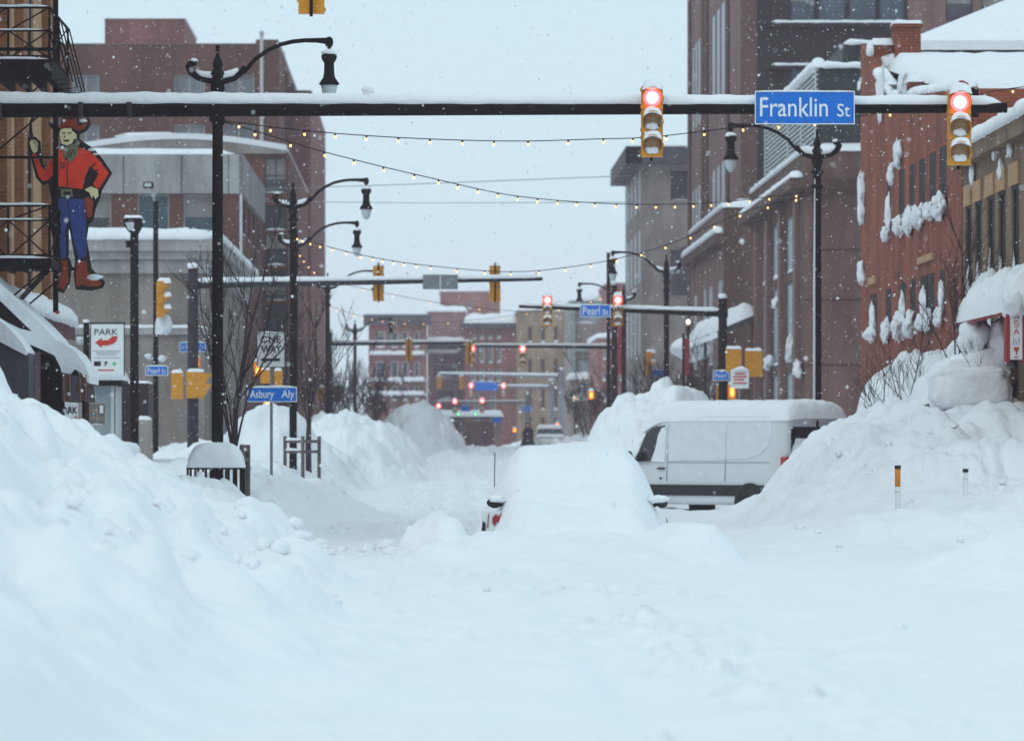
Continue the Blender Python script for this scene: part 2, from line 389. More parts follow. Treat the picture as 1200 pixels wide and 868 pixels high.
def ground(X, Y):
    lane = np.interp(Y, [-60, 0, 118, 165, 230, 300, 2000], [.26, .28, .3, .75, 1.5, 1.25, 1.25])
    lane = lane+.035*fbm(X, Y, 2.6, 3, 3)+.02*fbm(X*1.6, Y*.35, .9, 3, 8)
    rut = .05*np.exp(-((X-.9-.3*np.sin(Y*.05))/.28)**2)+.05*np.exp(-((X+.35-.3*np.sin(Y*.05))/.26)**2)+.04*np.exp(-((X-2.9)/.3)**2)
    lane = lane-rut*sstep(Y, 18, 30)*(1-sstep(Y, 52, 56))
    wob = .35*fbm(X*0, Y, 7, 3, 5)
    Xa = X+wob+.22*fbm(X, Y, 1.6, 3, 12)
    near = np.interp(Xa, [-80, -12, -7, -4.4, -3.5, -2.6, -1.8, -1.15, -.75], [.9, 1.2, 2.0, 2.05, 1.45, 1.02, .65, .3, 0])
    mid = np.interp(Xa, [-80, -7, -5, -3.5, -2.6, -1.6], [.4, .6, .9, 1.02, .7, 0])
    far = np.interp(Xa, [-80, -9, -6, -3.8, -2.7, -1.7], [1.1, 1.3, 1.7, 1.75, 1.3, 0])
    a = sstep(Y, 52, 66); b = sstep(Y, 112, 140)
    left = near*(1-a)+mid*a*(1-b)+far*b*np.interp(Y, [0, 250, 400], [1, 1, .9])
    z = smax(lane, left, .22)
    pr = np.interp(Xa+.0, [4.8, 5.6, 6.33, 7.0, 7.75, 8.7, 9.5, 10.7, 11.6, 15], [0, .3, .85, 1.5, 2.0, 2.3, 2.35, 2.25, 1.7, 1.2])
    pr = pr*np.interp(Y, [56, 64, 72, 78, 85, 95, 100, 105, 112], [.0, .16, .26, .5, 1, 1, .6, .12, 0])
    z = smax(z, pr, .22)
    rn = np.interp(Xa, [5.0, 6.2, 7.6, 9, 40], [0, .3, .45, .5, .5])*(1-sstep(Y, 60, 66))
    rb = np.interp(Xa, [7.2, 8.4, 10, 80], [0, .6, .9, .6])*sstep(Y, 98, 112)+.0
    rf = np.interp(Xa, [5.2, 7, 9, 80], [0, 1.9, 2.2, 1.6])*sstep(Y, 140, 170)
    z = smax(z, rn, .22); z = smax(z, rb, .2); z = smax(z, rf, .25)
    for mx_, my, rx, ry, top, p in MOUNDS:
        r = np.sqrt(((X-mx_+.3*fbm(X, Y, 1.3, 3, 31))/rx)**2+((Y-my)/ry)**2)
        z = smax(z, top*np.exp(-(r*.85)**p), .14)
    am = np.clip((z-.42)/.7, 0, 1)
    z = z+am*(.13*fbm(X, Y*.8, 1.6, 3, 21)+.24*(np.abs(fbm(X, Y*.8, 1.15, 3, 101))-.25)+.42*(1-sstep(Y, 46, 66))*(np.abs(fbm(X+.06*Y, Y*.22, 1.5, 3, 113))-.42)+.11*(np.abs(fbm(X, Y, .42, 3, 41))-.25)-.05*np.clip(fbm(X+.5*Y, Y, .9, 2, 47), 0, 1))+.03*fbm(X, Y, .34, 4, 51, .6)*(.35+.65*am)
    tr = 1.5*np.exp(-((X-.75-.45*np.sin(Y*.045+.4))/1.5)**2)          # the trampled, rutted middle of the street
    z = z+(1-am)*(.026*fbm(X*1.0, Y*.55, 1.2, 3, 81)+.012*fbm(X, Y*.8, .45, 3, 83)+(.015+.08*tr)*np.clip(fbm(X, Y*.5, 1.1, 2, 85)+.1, 0, 1)*(np.abs(fbm(X, Y*.8, .26, 3, 91))-.2)-.05*tr*np.clip(np.abs(np.sin(X*4.1+.7*fbm(X*0, Y, 5, 2, 95)))-.55, 0, 1))
    # crumbled, blocky patches on the ploughed banks
    cl = np.clip(fbm(X, Y, 3.2, 2, 61)-.15, 0, 1)*am
    z = z+cl*.16*(np.abs(fbm(X, Y, .42, 3, 71))-.3)
    # level pits where the van and the car stand
    return z
def spaced(a, b, f):
    o = [a]
    while o[-1] < b: o.append(o[-1]+f(o[-1]))
    o[-1] = b; return o
xs = [-400, -300, -200, -120, -80, -60, -45, -35, -28, -22, -18, -15, -13, -11.5, -10.4]+spaced(-9.6, -5.5, lambda v: .16)+spaced(-5.4, 11.0, lambda v: .052)+[11.1, 11.3, 11.6, 12.0]+[12.5, 13, 14, 16, 19, 23, 30, 40, 55, 80, 120, 200, 300, 400]
ys = [-40, -25, -12, -4, 2, 7, 11, 14, 17]+spaced(19.5, 260, lambda v: .0031*v)+spaced(262, 420, lambda v: 4)+[450, 500, 560, 640, 760, 900, 1100, 1500]
XX, YY = np.meshgrid(np.array(xs), np.array(ys)); ZZ = ground(XX, YY)
me = bpy.data.meshes.new('snow_ground'); nx, ny = len(xs), len(ys)
co = np.stack([XX, YY, ZZ], -1).reshape(-1, 3).astype(np.float32)
ii = (np.arange(ny-1)[:, None]*nx+np.arange(nx-1)[None, :]).reshape(-1)
quads = np.stack([ii, ii+1, ii+1+nx, ii+nx], -1).astype(np.int32)
me.vertices.add(len(co)); me.vertices.foreach_set('co', co.ravel())
me.loops.add(quads.size); me.loops.foreach_set('vertex_index', quads.ravel())
me.polygons.add(len(quads)); me.polygons.foreach_set('loop_start', np.arange(0, quads.size, 4, dtype=np.int32))
me.polygons.foreach_set('use_smooth', np.ones(len(quads), dtype=bool)); me.update(calc_edges=True); me.validate()
me.materials.append(M['snow'])
g = bpy.data.objects.new('snow_ground', me); C.objects.link(g); g['kind'] = 'structure'
def gz(x, y): return float(ground(np.array([x], float), np.array([y], float))[0])

ck = MB(); rc = random.Random(31)
def chunk(x, y, r_):
    n_ = 3; z_ = gz(x, y)+r_*.3; vs = []; f_ = [(0,1,2),(0,2,3),(0,3,4),(0,4,5),(0,5,1),(1,6,2),(2,7,3),(3,8,4),(4,9,5),(5,10,1),(2,6,7),(3,7,8),(4,8,9),(5,9,10),(1,10,6),(11,7,6),(11,8,7),(11,9,8),(11,10,9),(11,6,10)]
    P_ = [(0,0,1)]+[(math.cos(a*1.2566)*.89, math.sin(a*1.2566)*.89, .45) for a in range(5)]+[(math.cos(a*1.2566+.628)*.89, math.sin(a*1.2566+.628)*.89, -.45) for a in range(5)]+[(0,0,-1)]
    sx, sy, sz = rc.uniform(.7, 1.4), rc.uniform(.7, 1.4), rc.uniform(.5, .95)
    ck.add([(x+p[0]*r_*sx*rc.uniform(.75, 1.25), y+p[1]*r_*sy*rc.uniform(.75, 1.25), z_+p[2]*r_*sz*rc.uniform(.75, 1.25)) for p in P_], f_, rc.random() < .75)
for k in range(300):
    y = 30+rc.random()**.8*70; q = rc.random()
    if q < .5: x = rc.gauss(-1.7, .5); y = rc.uniform(36, 66)
    elif q < .75: x = rc.uniform(-4.5, -1.2)
    elif q < .9: x = rc.uniform(5.2, 9.5); y = rc.uniform(62, 84)
    else: x = rc.uniform(-.6, 4)
    chunk(x, y, min(.17, rc.lognormvariate(math.log(.05), .5))*(.7 if q > .9 else 1))
struct('snow_chunks', ck, 'snow', 'stuff')
dk_ = MB()
for k in range(14):
    x, y = PX(205+rc.gauss(0, 4), 44), 44+rc.gauss(0, .6); r_ = rc.uniform(.008, .02); dk_.lump((x, y, gz(x, y)+.004), (r_, r_, r_*.6), k, 6, 4)
mat('dirt', (.1, .07, .06)); struct('dirt_specks', dk_, 'dirt', 'stuff')
mb = MB(); mb.lump((PX(1136, 88), 88, PZ(456, 88)), (.72, .8, .4), seed=4, nu=48, nv=30, p=5.5, amp=.05, fr=2.2)
o = part('snow_block', mb, 'snow', None); o['label'] = 'squared block of packed snow crowning the tall pile at the street corner'; o['category'] = 'snow block'

# ------------------------------------------------------------------ buildings
def facade(bld, o, u, nrm, width, height, holes, wmat, depth=.2, pane='dark_glass', frame='dark_frame', mull=(0, 0), sill=True, snow=.06, fw=.06, name='wall', wname='window'):
    """wall with openings; each opening gets its own window part with frame and pane"""
    w_ = part(name, MB().wall(o, u, width, height, [h[:4] for h in holes], nrm, depth), wmat, bld)
    o, u, nrm = Vector(o), Vector(u), Vector(nrm)
    def bar(mb, a0, a1, z0, z1, d0, d1):
        p = [o+u*a+Vector((0, 0, z))-nrm*d for d in (d0, d1) for z in (z0, z1) for a in (a0, a1)]
        mb.add([p[0], p[1], p[3], p[2], p[4], p[5], p[7], p[6]], [(0,1,2,3),(7,6,5,4),(0,4,5,1),(1,5,6,2),(2,6,7,3),(3,7,4,0)])
    for h in holes:
        a0, a1, z0, z1 = h[:4]; pn = h[4] if len(h) > 4 else pane; mu = h[5] if len(h) > 5 else mull
        f = MB(); e = .004; d0, d1 = depth-min(.08, depth*.6), depth+.02
        bar(f, a0+e, a1-e, z0+e, z0+fw, d0, d1); bar(f, a0+e, a1-e, z1-fw, z1-e, d0, d1)
        bar(f, a0+e, a0+fw, z0+fw, z1-fw, d0, d1); bar(f, a1-fw, a1-e, z0+fw, z1-fw, d0, d1)
        for k in range(mu[0]):
            c = a0+(a1-a0)*(k+1)/(mu[0]+1); bar(f, c-fw*.4, c+fw*.4, z0+fw, z1-fw, d0+.01, d1)
        for k in range(mu[1]):
            c = z0+(z1-z0)*(k+1)/(mu[1]+1); bar(f, a0+fw, a1-fw, c-fw*.4, c+fw*.4, d0+.015, d1)
        win = part(wname, f, frame, bld)
        p_ = MB(); bar(p_, a0, a1, z0, z1, depth-.02, depth+.01); part('pane', p_, pn, win)
        if pn in ('dark_glass', 'teal_glass', 'blue_glass', 'slate', 'green_stair') and a1-a0 > .9 and random.random() < .45:
            bl = MB(); bar(bl, a0+fw, a1-fw, z1-fw-(z1-z0)*random.uniform(.2, .6), z1-fw, depth-.028, depth-.022); part('blind', bl, 'blind_cloth', win)
        if snow:
            s_ = MB(); mid = o+u*(a0+a1)/2+Vector((0, 0, z0+snow*.2))-nrm*(depth*.35)
            s_.ridge(mid-u*(a1-a0)*.47, mid+u*(a1-a0)*.47, max(.07, depth*.55), snow*random.uniform(.7, 1.6), n=6, seed=random.random()*50, sag=0)
            part('sill_snow', s_, 'snow', win)
    return w_
random.seed(5)
def hz(Y, py): return PZ(py, Y)
def roof_and_back(b, x0, x1, y0, y1, h, wmat, street, snow=.35, par=.0, seed=0):
    """the closed sides, the roof and its snow; street = 'r' when the street lies at x1, 'l' when at x0"""
    m = MB()
    if street == 'r': m.add([(x0,y0,0),(x0,y1,0),(x0,y1,h),(x0,y0,h)], [(0,3,2,1)])
    else: m.add([(x1,y0,0),(x1,y1,0),(x1,y1,h),(x1,y0,h)], [(0,1,2,3)])
    m.add([(x0,y1,0),(x1,y1,0),(x1,y1,h),(x0,y1,h)], [(0,3,2,1)])
    part('rear_wall', m, wmat, b)
    r = MB(); r.box(x0+.01, x1-.01, y0+.01, y1-.01, h-.3, h-.01); part('roof', r, 'slate', b)
    s_ = MB(); s_.cap(x0, x1, y0, y1, h, snow, nx=36, ny=24, seed=seed, over=.08, drop=.03); part('roof_snow', s_, 'snow', b)

# far side of the parking lot: rendered corner building with a moulded cornice
Y0, Y1 = 160, 194; x1 = PX(240, Y0); x0 = -34; h = hz(Y0, 280)
b = thing('corner_building', 'plain grey rendered building with thick snowy cornice behind the parking lot', 'building', (x1, Y0, 0))
facade(b, (x0, Y0, 0), (1, 0, 0), (0, -1, 0), x1-x0, h, [], 'beige_render')
hs = [(4+6*i, 6.2+6*i, 1.2, 3.6) for i in range(5)]
facade(b, (x1, Y0, 0), (0, 1, 0), (1, 0, 0), Y1-Y0, h, hs, 'beige_render', name='side_wall')
roof_and_back(b, x0, x1, Y0, Y1, h, 'beige_render', 'r', snow=.42, seed=2)
for k, (za, zb, e) in enumerate([(h-.42, h-.02, .55), (h-.7, h-.425, .36), (h-1.15, h-.72, .2)]):
    m = MB(); m.box(x0, x1+e, Y0-e, Y0-.002, za, zb); m.box(x1+.002, x1+e, Y0-.001, Y1, za, zb); part('cornice', m, 'pale_render', b)
m = MB(); m.box(x0, x1+.14, Y0-.14, Y0-.003, hz(Y0, 392), hz(Y0, 384)); part('string_course', m, 'pale_render', b)
m = MB(); m.ridge((x0, Y0-.08, hz(Y0, 384)), (x1+.1, Y0-.08, hz(Y0, 384)), .1, .1, seed=3); part('ledge_snow', m, 'snow', b)
m = MB(); m.ridge((x0, Y0-.3, h), (x1+.4, Y0-.3, h), .34, .3, seed=8); m.ridge((x1+.3, Y0-.4, h), (x1+.3, Y1, h), .3, .3, seed=9); part('cornice_snow', m, 'snow', b)
m = MB(); m.box(PX(160, Y0), PX(175, Y0), Y0-.1, Y0-.004, 0, 3.4); part('service_door', m, 'black_metal', b)

# office block with teal windows in brick piers
Y0, Y1 = 197, 223; x1 = PX(281, Y0); x0 = -44; h = hz(Y0, 181)
b = thing('office_building', 'office block with pale panelled parapet over a band of teal windows and brick piers', 'building', (x1, Y0, 0))
z0w, z1w = hz(Y0, 271), hz(Y0, 228)
holes = [(PX(a, Y0)-x0, PX(c, Y0)-x0, z0w, z1w, p) for a, c, p in [(-60,-20,'teal_glass'),(-5,30,'teal_glass'),(50,95,'teal_glass'),(100,130,'dark_glass'),(161,198,'teal_glass'),(215,251,'teal_glass')]]
holes += [(PX(a, Y0)-x0, PX(c, Y0)-x0, z0w-4.0, z1w-3.6, 'dark_glass') for a, c in [(161,198),(215,251),(100,130),(50,95)]]
facade(b, (x0, Y0, 0), (1, 0, 0), (0, -1, 0), x1-x0, z1w+.02, holes, 'old_brick', depth=.25, frame='pale_frame', fw=.05)
hs = [(3+5.5*i, 6+5.5*i, z0w, z1w, 'teal_glass') for i in range(4)]
facade(b, (x1, Y0, 0), (0, 1, 0), (1, 0, 0), Y1-Y0, z1w, hs, 'old_brick', depth=.25, frame='pale_frame', name='side_wall')
seams = [x0, PX(60, Y0), PX(145, Y0), PX(213, Y0), PX(268, Y0), x1]
for i in range(5):
    m = MB(); m.box(seams[i]+.02, seams[i+1]-.02, Y0-.15, Y0+.3, z1w+.03, h); part('parapet_panel', m, 'pale_render', b)
m = MB(); m.box(x1-.2, x1+.15, Y0+.32, Y1, z1w+.03, h); part('parapet_panel', m, 'pale_render', b)
m = MB(); m.box(PX(252, Y0), PX(257, Y0), Y0-.2, Y0-.16, z0w-3, z1w+.6); m.box(PX(281, Y0), PX(284, Y0), Y0-.2, Y0-.0, 2, z1w); part('downpipe', m, 'white_metal', b)
roof_and_back(b, x0, x1, Y0, Y1, h, 'old_brick', 'r', snow=.3, seed=5)

# brick block with a low arched roof and a glazed stair tower
Y0, Y1 = 226, 262; x1 = PX(338, Y0); x0 = -52; h = hz(Y0, 178)
b = thing('stair_tower_building', 'brick block with low arched snowy roof and tall glazed stair shaft', 'building', (x1, Y0, 0))
holes = []
for a_, c_ in [(185,226),(240,270),(275,311),(316,328),(331,352),(356,392),(398,425),(430,460)]:
    holes.append((PX(310, Y0)-x0, PX(336, Y0)-x0, hz(Y0, c_), hz(Y0, a_), 'dark_glass' if a_ in (316,) else 'blue_glass' if a_ == 398 else 'green_stair', (1, 1)))
mat('green_stair', (.035, .055, .06), rough=.2, vary=.6, scale=1.2, spec=.5)
facade(b, (x0, Y0, 0), (1, 0, 0), (0, -1, 0), x1-x0, h, holes, 'old_brick', depth=.2, frame='dark_frame', fw=.05)
facade(b, (x1, Y0, 0), (0, 1, 0), (1, 0, 0), Y1-Y0, h, [(4+5*i, 6+5*i, 3+3.6*j, 5+3.6*j) for i in range(5) for j in range(3)], 'wine_brick', name='side_wall')
roof_and_back(b, x0, x1, Y0, Y1, h, 'old_brick', 'r', snow=.2, seed=6)
xa, xb = PX(82, Y0), PX(336, Y0); xm = PX(196, Y0)
arc = [(xa+(xb-xa)*t/12, h+.55*math.sin(math.pi*min(1, max(0, ((xa+(xb-xa)*t/12)-xa)/(xb-xa))))+.03) for t in range(13)]
m = MB(); m.prism([(xa-8, h-.1)]+[(x, z) for x, z in arc]+[(xb, h-.1)], Y0-.3, Y1-2); part('arched_roof', m, 'grey_stone', b)
m = MB()
m.prism([(x, z+.005) for x, z in arc]+[(x, z+.28) for x, z in arc[::-1]], Y0-.35, Y1-2.1); m.lump((PX(173, Y0), Y0+3, h+.85), (1.6, 2, .25), 2); m.lump((PX(222, Y0), Y0+3, h+.75), (1.7, 2, .22), 3); part('arched_roof_snow', m, 'snow', b)

# tall dark red block at the back
Y0, Y1 = 274, 320; x1 = PX(327, Y0); x0 = -60; h = hz(Y0, 51)
b = thing('brick_block', 'tall dark red brick block with rooftop box and rows of pale windows', 'building', (x1, Y0, 0))
cols = [(-60,-25),(-5,28),(85,116),(204,240),(262,298)]
rows = [(88,112),(146,170),(205,229),(264,288),(323,347),(382,406)]
holes = [(PX(a, Y0)-x0, PX(c, Y0)-x0, hz(Y0, r1), hz(Y0, r0)) for a, c in cols for r0, r1 in rows]
facade(b, (x0, Y0, 0), (1, 0, 0), (0, -1, 0), x1-x0, h, holes, 'old_brick', depth=.2, pane='curtain_glass', frame='pale_frame', mull=(1, 0), snow=.05)
facade(b, (x1, Y0, 0), (0, 1, 0), (1, 0, 0), Y1-Y0, h, [(4+7*i, 6.5+7*i, hz(Y0, r1), hz(Y0, r0)) for i in range(6) for r0, r1 in rows], 'old_brick', depth=.2, pane='curtain_glass', name='side_wall', snow=0)
roof_and_back(b, x0, x1, Y0, Y1, h, 'old_brick', 'r', snow=.15, seed=7)
m = MB(); m.box(PX(120, Y0), PX(214, Y0), Y0+2, Y0+16, h-.1, hz(Y0+2, 22)); part('rooftop_box', m, 'wine_brick', b)
m = MB(); m.cap(PX(120, Y0), PX(214, Y0), Y0+2, Y0+16, hz(Y0+2, 22), .12, nx=10, ny=8, over=.1); part('rooftop_box_snow', m, 'snow', b)
m = MB(); m.box(PX(300, Y0), PX(326, Y0), Y0-.25, Y0+4, 1, hz(Y0, 47)); part('corner_pier', m, 'old_brick', b)
m = MB(); m.tube([(PX(307, Y0), Y0-.5, 2), (PX(307, Y0), Y0-.5, hz(Y0, 42))], .1, 8); m.lump((PX(307, Y0), Y0-.5, hz(Y0, 40)), (.16, .16, .16), 1, 8, 6, amp=0); part('flagpole', m, 'pale_frame', b)
Yw = 286; xw = PX(364, Yw); h2 = hz(Yw, 106)
m = MB(); m.box(x1-.5, xw, Yw, Yw+40, 0, h2); part('rear_wing', m, 'wine_brick', b)
m = MB(); m.cap(x1+.02, xw, Yw, Yw+40, h2, .2, nx=8, ny=14, over=.08); part('rear_wing_snow', m, 'snow', b)
m = MB()
for k, (a, zt) in enumerate([(333, 60), (337, 82), (343, 95)]): m.box(x1+.01+k*.003, PX(a, Yw-3), Yw-3+k*1.2, Yw-1+k*.9, h2-2, hz(Yw-3, zt))
part('stepped_parapet', m, 'old_brick', b)

# ---- buildings closing the street far away
def far_block(name, label, pa, pb, ptop, Y, depth, wmat, wins, pane='slate', snowh=.5, frame='pale_frame', cornice=None, mull=(0, 0)):
    xa, xb, hh = PX(pa, Y), PX(pb, Y), hz(Y, ptop)
    b = thing(name, label, 'building', ((xa+xb)/2, Y, 0))
    facade(b, (xa, Y, 0), (1, 0, 0), (0, -1, 0), xb-xa, hh, [(PX(a, Y)-xa, PX(c, Y)-xa, hz(Y, d), hz(Y, e)) for a, c, e, d in wins], wmat, depth=.3, pane=pane, frame=frame, snow=.22, fw=.14, mull=mull)
    m = MB(); m.box(xa, xb, Y+.31, Y+depth, 0, hh-.02); part('rear_block', m, wmat, b)
    m = MB(); m.cap(xa, xb, Y, Y+depth, hh, snowh, nx=24, ny=10, over=.2, drop=.1, seed=pa); part('roof_snow', m, 'snow', b)
    if cornice:
        m = MB(); m.box(xa-.5, xb+.5, Y-.7, Y-.01, hh-cornice, hh-.05); part('cornice', m, 'slate', b)
    return b
b = far_block('far_brick_hotel', 'faraway red brick block with dark cornice and snowy window ledges', 432, 500, 368, 470, 14, 'hazy_far_brick',
    [(a, a+w_, t, t+hh_) for a, w_ in ((440,12),(458,9),(471,8),(485,7)) for t, hh_ in ((388,20),(423,22),(452,18))], cornice=1.1, pane='blue_glass')
for t in (415, 446, 462):
    m = MB(); m.ridge((PX(433, 470), 469.6, hz(470, t)), (PX(499, 470), 469.6, hz(470, t)), .5, .35, seed=t); part('ledge_snow', m, 'snow', b)
for a, c_ in ((437, 458), (470, 490)):
    m = MB(); m.box(PX(a, 470), PX(c_, 470), 469.7, 469.98, hz(470, 384), hz(470, 374)); part('brick_panel', m, 'red_brick', b)
b = far_block('far_slate_block', 'faraway dark slate brick block with a white canopy roof at mid height', 501, 546, 364, 490, 14, 'hazy_far_rose',
    [(508, 536, 426, 444), (512, 534, 455, 470)], pane='slate')
m = MB(); m.box(PX(496, 486), PX(545, 486), 480, 489.9, hz(486, 407), hz(486, 403)); part('canopy', m, 'slate', b)
m = MB(); m.cap(PX(496, 486), PX(545, 486), 480, 489.9, hz(486, 403), .6, nx=16, ny=6, over=.2); part('canopy_snow', m, 'snow', b)
m = MB(); m.cap(PX(499, 486), PX(536, 486), 480, 486, hz(486, 414), .5, nx=16, ny=6, over=.2); part('lower_ledge_snow', m, 'snow', b)
b = far_block('far_tower_block', 'plain windowless reddish block rising highest at the far end', 516, 586, 341, 540, 14, 'hazy_far_brick', [(548, 553, 352, 362)], snowh=.1)
b = far_block('far_arcade_block', 'faraway purple brick block with grey arched window bays and white roof edge', 545, 607, 378, 475, 16, 'hazy_far_brick',
    [(a, a+6, 392, 398) for a in (553, 562, 572, 582)]+[(a, a+6, 404, 426) for a in (552, 562, 572, 582)]+[(a, a+6, 432, 448) for a in (552, 562, 572, 582)]+[(a, a+7, 460, 500) for a in (555, 574)], pane='curtain_glass', cornice=.6, snowh=.9)
b = far_block('far_cream_building', 'faraway cream stone building with narrow tall dark windows', 607, 668, 363, 465, 20, 'cream_stone',
    [(a, a+7, t, t+hh_) for a in (618, 633, 648) for t, hh_ in ((382, 20), (420, 22), (455, 26), (488, 20))], pane='slate', snowh=.3, frame='tan_stone')
b = far_block('far_patina_building', 'faraway building with pale green trim beside the cream one', 668, 706, 352, 440, 20, 'grey_stone',
    [(672, 702, 362, 380), (676, 700, 420, 440), (676, 700, 450, 470)], pane='frosted_glass', snowh=.5, frame='patina')
m = MB(); m.box(PX(668, 440), PX(706, 440), 439.4, 439.98, hz(440, 360), hz(440, 353)); m.box(PX(668, 440), PX(674, 440), 439.4, 439.98, hz(440, 445), hz(440, 361)); m.box(PX(675, 440), PX(706, 440), 439.4, 439.98, hz(440, 412), hz(440, 405)); part('green_trim', m, 'patina', b)
m = MB(); m.cap(PX(664, 436), PX(704, 436), 436, 439.3, hz(436, 444), .6, nx=14, ny=5); part('ledge_snow', m, 'snow', b)
b = far_block('far_brick_terrace', 'low dark brick terrace in the haze beyond the patina building', 700, 760, 395, 400, 20, 'hazy_far_brick',
    [(a, a+5, t, t+12) for a in (706, 716, 726) for t in (410, 435, 460)], pane='slate', snowh=.4)
b = far_block('far_red_box', 'small red brick top storey seen over the street lamps', 711, 740, 331, 430, 20, 'hazy_far_brick', [], snowh=.1)
# low flat station canopy crossing the street far away
Yc = 330
b = thing('station_canopy', 'low flat canopy with white snowy roof crossing the far street', 'canopy', (PX(540, Yc), Yc, 1))
m = MB(); m.box(PX(497, Yc), PX(589, Yc), Yc, Yc+5, hz(Yc, 491), hz(Yc, 488)); part('canopy_roof', m, 'slate', b)
m = MB(); m.cap(PX(497, Yc), PX(589, Yc), Yc, Yc+5, hz(Yc, 488), .45, nx=30, ny=6, over=.1, amp=.1); part('roof_snow', m, 'snow', b)
for a in (503, 541, 583):
    m = MB(); m.box(PX(a-1.2, Yc), PX(a+1.2, Yc), Yc+1, Yc+1.2, .8, hz(Yc, 491)); part('post', m, 'grey_steel', b)
m = MB(); m.box(PX(505, Yc), PX(538, Yc), Yc+4, Yc+4.1, .9, hz(Yc, 493)); m.box(PX(545, Yc), PX(580, Yc), Yc+4, Yc+4.1, .9, hz(Yc, 493)); part('glass_screen', m, 'hazy_far_rose', b)

# ---- right side of the street
# podium: pink granite bank building, two fronts of it
X = 12.0
def SY(px, X): return X*F/(px-VX)
Y0, Y1 = SY(943, X), SY(880, X); h = CZ+349/F*Y0
b = thing('granite_building', 'pink granite corner building with tall narrow window bays and snowy ledge', 'building', (X, Y0, 0))
x1 = 40
facade(b, (X, Y0, 0), (1, 0, 0), (0, -1, 0), x1-X, h, [], 'pink_granite', name='front_wall')
holes = []
for pa, pb in ((893, 900), (905, 914), (921, 933)):
    ya, yb = SY(pb, X), SY(pa, X)
    holes += [(ya-Y0, yb-Y0, z0, z1) for z0, z1 in ((1.0, 4.2), (4.5, 7.2), (7.5, 9.4))]
facade(b, (X, Y0, 0), (0, 1, 0), (-1, 0, 0), Y1-Y0, h, holes, 'brown_granite', depth=.1, pane='frosted_glass', frame='grey_steel', mull=(1, 0), snow=.12, name='street_wall')
for p in (889, 902.5, 918, 936):
    y = SY(p, X); m = MB(); m.box(X-.16, X-.002, y-.5, y+.5, 0, 9.7); part('pilaster', m, 'pink_granite', b)
roof_and_back(b, X, x1, Y0, Y1, h, 'pink_granite', 'l', snow=.3, seed=11)
m = MB(); m.box(X-.5, X-.003, Y0-.3, Y1, h-1.25, h-.9); m.box(X-.5, x1, Y0-.5, Y0-.302, h-1.25, h-.95); part('cornice_band', m, 'brown_granite', b)
m = MB(); m.ridge((X-.26, Y0-.3, h-.9), (X-.26, Y1, h-.9), .24, .22, seed=4, amp=.3); part('cornice_snow', m, 'snow', b)
m = MB(); m.ridge((X+.1, Y0, h), (X+.1, Y1, h), .2, .16, seed=14, amp=.3); part('parapet_snow', m, 'snow', b)
for zc in (2.2, 4.3, 6.4, 8.0):
    m = MB(); m.box(X+.01, x1, Y0-.02, Y0-.002, zc, zc+.04); part('wall_joint', m, 'brown_granite', b)
for px_, py_, r in ((921, 383, .5), (930, 408, .35), (905, 330, .25), (896, 400, .3)):
    yy = SY(px_, X-.3); m = MB(); m.lump((X-.16, yy, CZ+(525-py_-25)*yy/F), (.16, .7, r*.8), px_, amp=.25); part('snow_clump', m, 'snow', b)

# rooftop plant house on the podium
Yp = Y0+1.2
b2 = thing('rooftop_plant_house', 'stepped green-grey plant house with white slatted side on the granite roof', 'plant house', (14, Yp, h))
xa, xb = PX(960, Yp), PX(1050, Yp)+6
zt = hz(Yp, 79)
m = MB(); m.box(xa, xb, Yp, Y1-1, h+.02, zt); part('lower_box', m, 'green_panel', b2)
m = MB(); m.box(PX(990, Yp), xb, Yp+.6, Y1-1.5, zt+.02, hz(Yp, 50)); part('upper_box', m, 'green_panel', b2)
m = MB(); m.ridge((xa, Yp, zt), (xb, Yp, zt), .25, .18); m.ridge((xa, Yp, zt), (xa, Y1-1, zt), .25, .3); m.ridge((PX(990, Yp), Yp+.6, hz(Yp, 50)), (xb, Yp+.6, hz(Yp, 50)), .2, .15); part('edge_snow', m, 'snow', b2)
n = 0
zz = h+.25
while zz < zt-.05:
    m = MB(); m.box(xa-.09, xa-.03, Yp+.05, Y1-1.2, zz, zz+.07); part('slat', m, 'white_metal', b2); zz += .16
for yy in (Yp, Yp+6, Yp+12, Y1-1.2):
    m = MB(); m.box(xa-.14, xa-.1, yy, yy+.14, h+.1, zt); part('slat_post', m, 'white_metal', b2)

# second podium front beyond, with snowy sloping canopy
Y2, Y3 = SY(848, X), SY(809, X); h2 = CZ+283/F*Y2
b = thing('set_back_bank_building', 'lower brown granite front beyond the pink one with white framed windows', 'building', (X, Y2, 0))
facade(b, (X, Y2, 0), (1, 0, 0), (0, -1, 0), x1-X, h2, [(1.2, 3.0, 1, 4.5), (1.2, 3.0, 5.2, 8.2)], 'brown_granite', pane='slate', name='front_wall')
holes = [(SY(p1_, X)-Y2, SY(p0_, X)-Y2, z0, z1) for p0_, p1_ in ((812.5, 817), (824, 828), (830, 835), (841, 846)) for z0, z1 in ((5.2, 8.6), (1.2, 4.4))]
facade(b, (X, Y2, 0), (0, 1, 0), (-1, 0, 0), Y3-Y2, h2, holes, 'pink_granite', depth=.08, pane='frosted_glass', frame='white_metal', name='street_wall')
roof_and_back(b, X, x1, Y2, Y3, h2, 'brown_granite', 'l', snow=.35, seed=12)
m = MB(); m.box(X-.4, X-.003, Y2-.3, Y3, h2-1.5, h2-1.1); part('cornice_band', m, 'brown_granite', b)
m = MB(); m.ridge((X-.22, Y2-.3, h2-1.1), (X-.22, Y3, h2-1.1), .24, .3, seed=5, amp=.3); m.ridge((X+.1, Y2, h2), (X+.1, Y3, h2), .22, .2, seed=15, amp=.3); part('cornice_snow', m, 'snow', b)
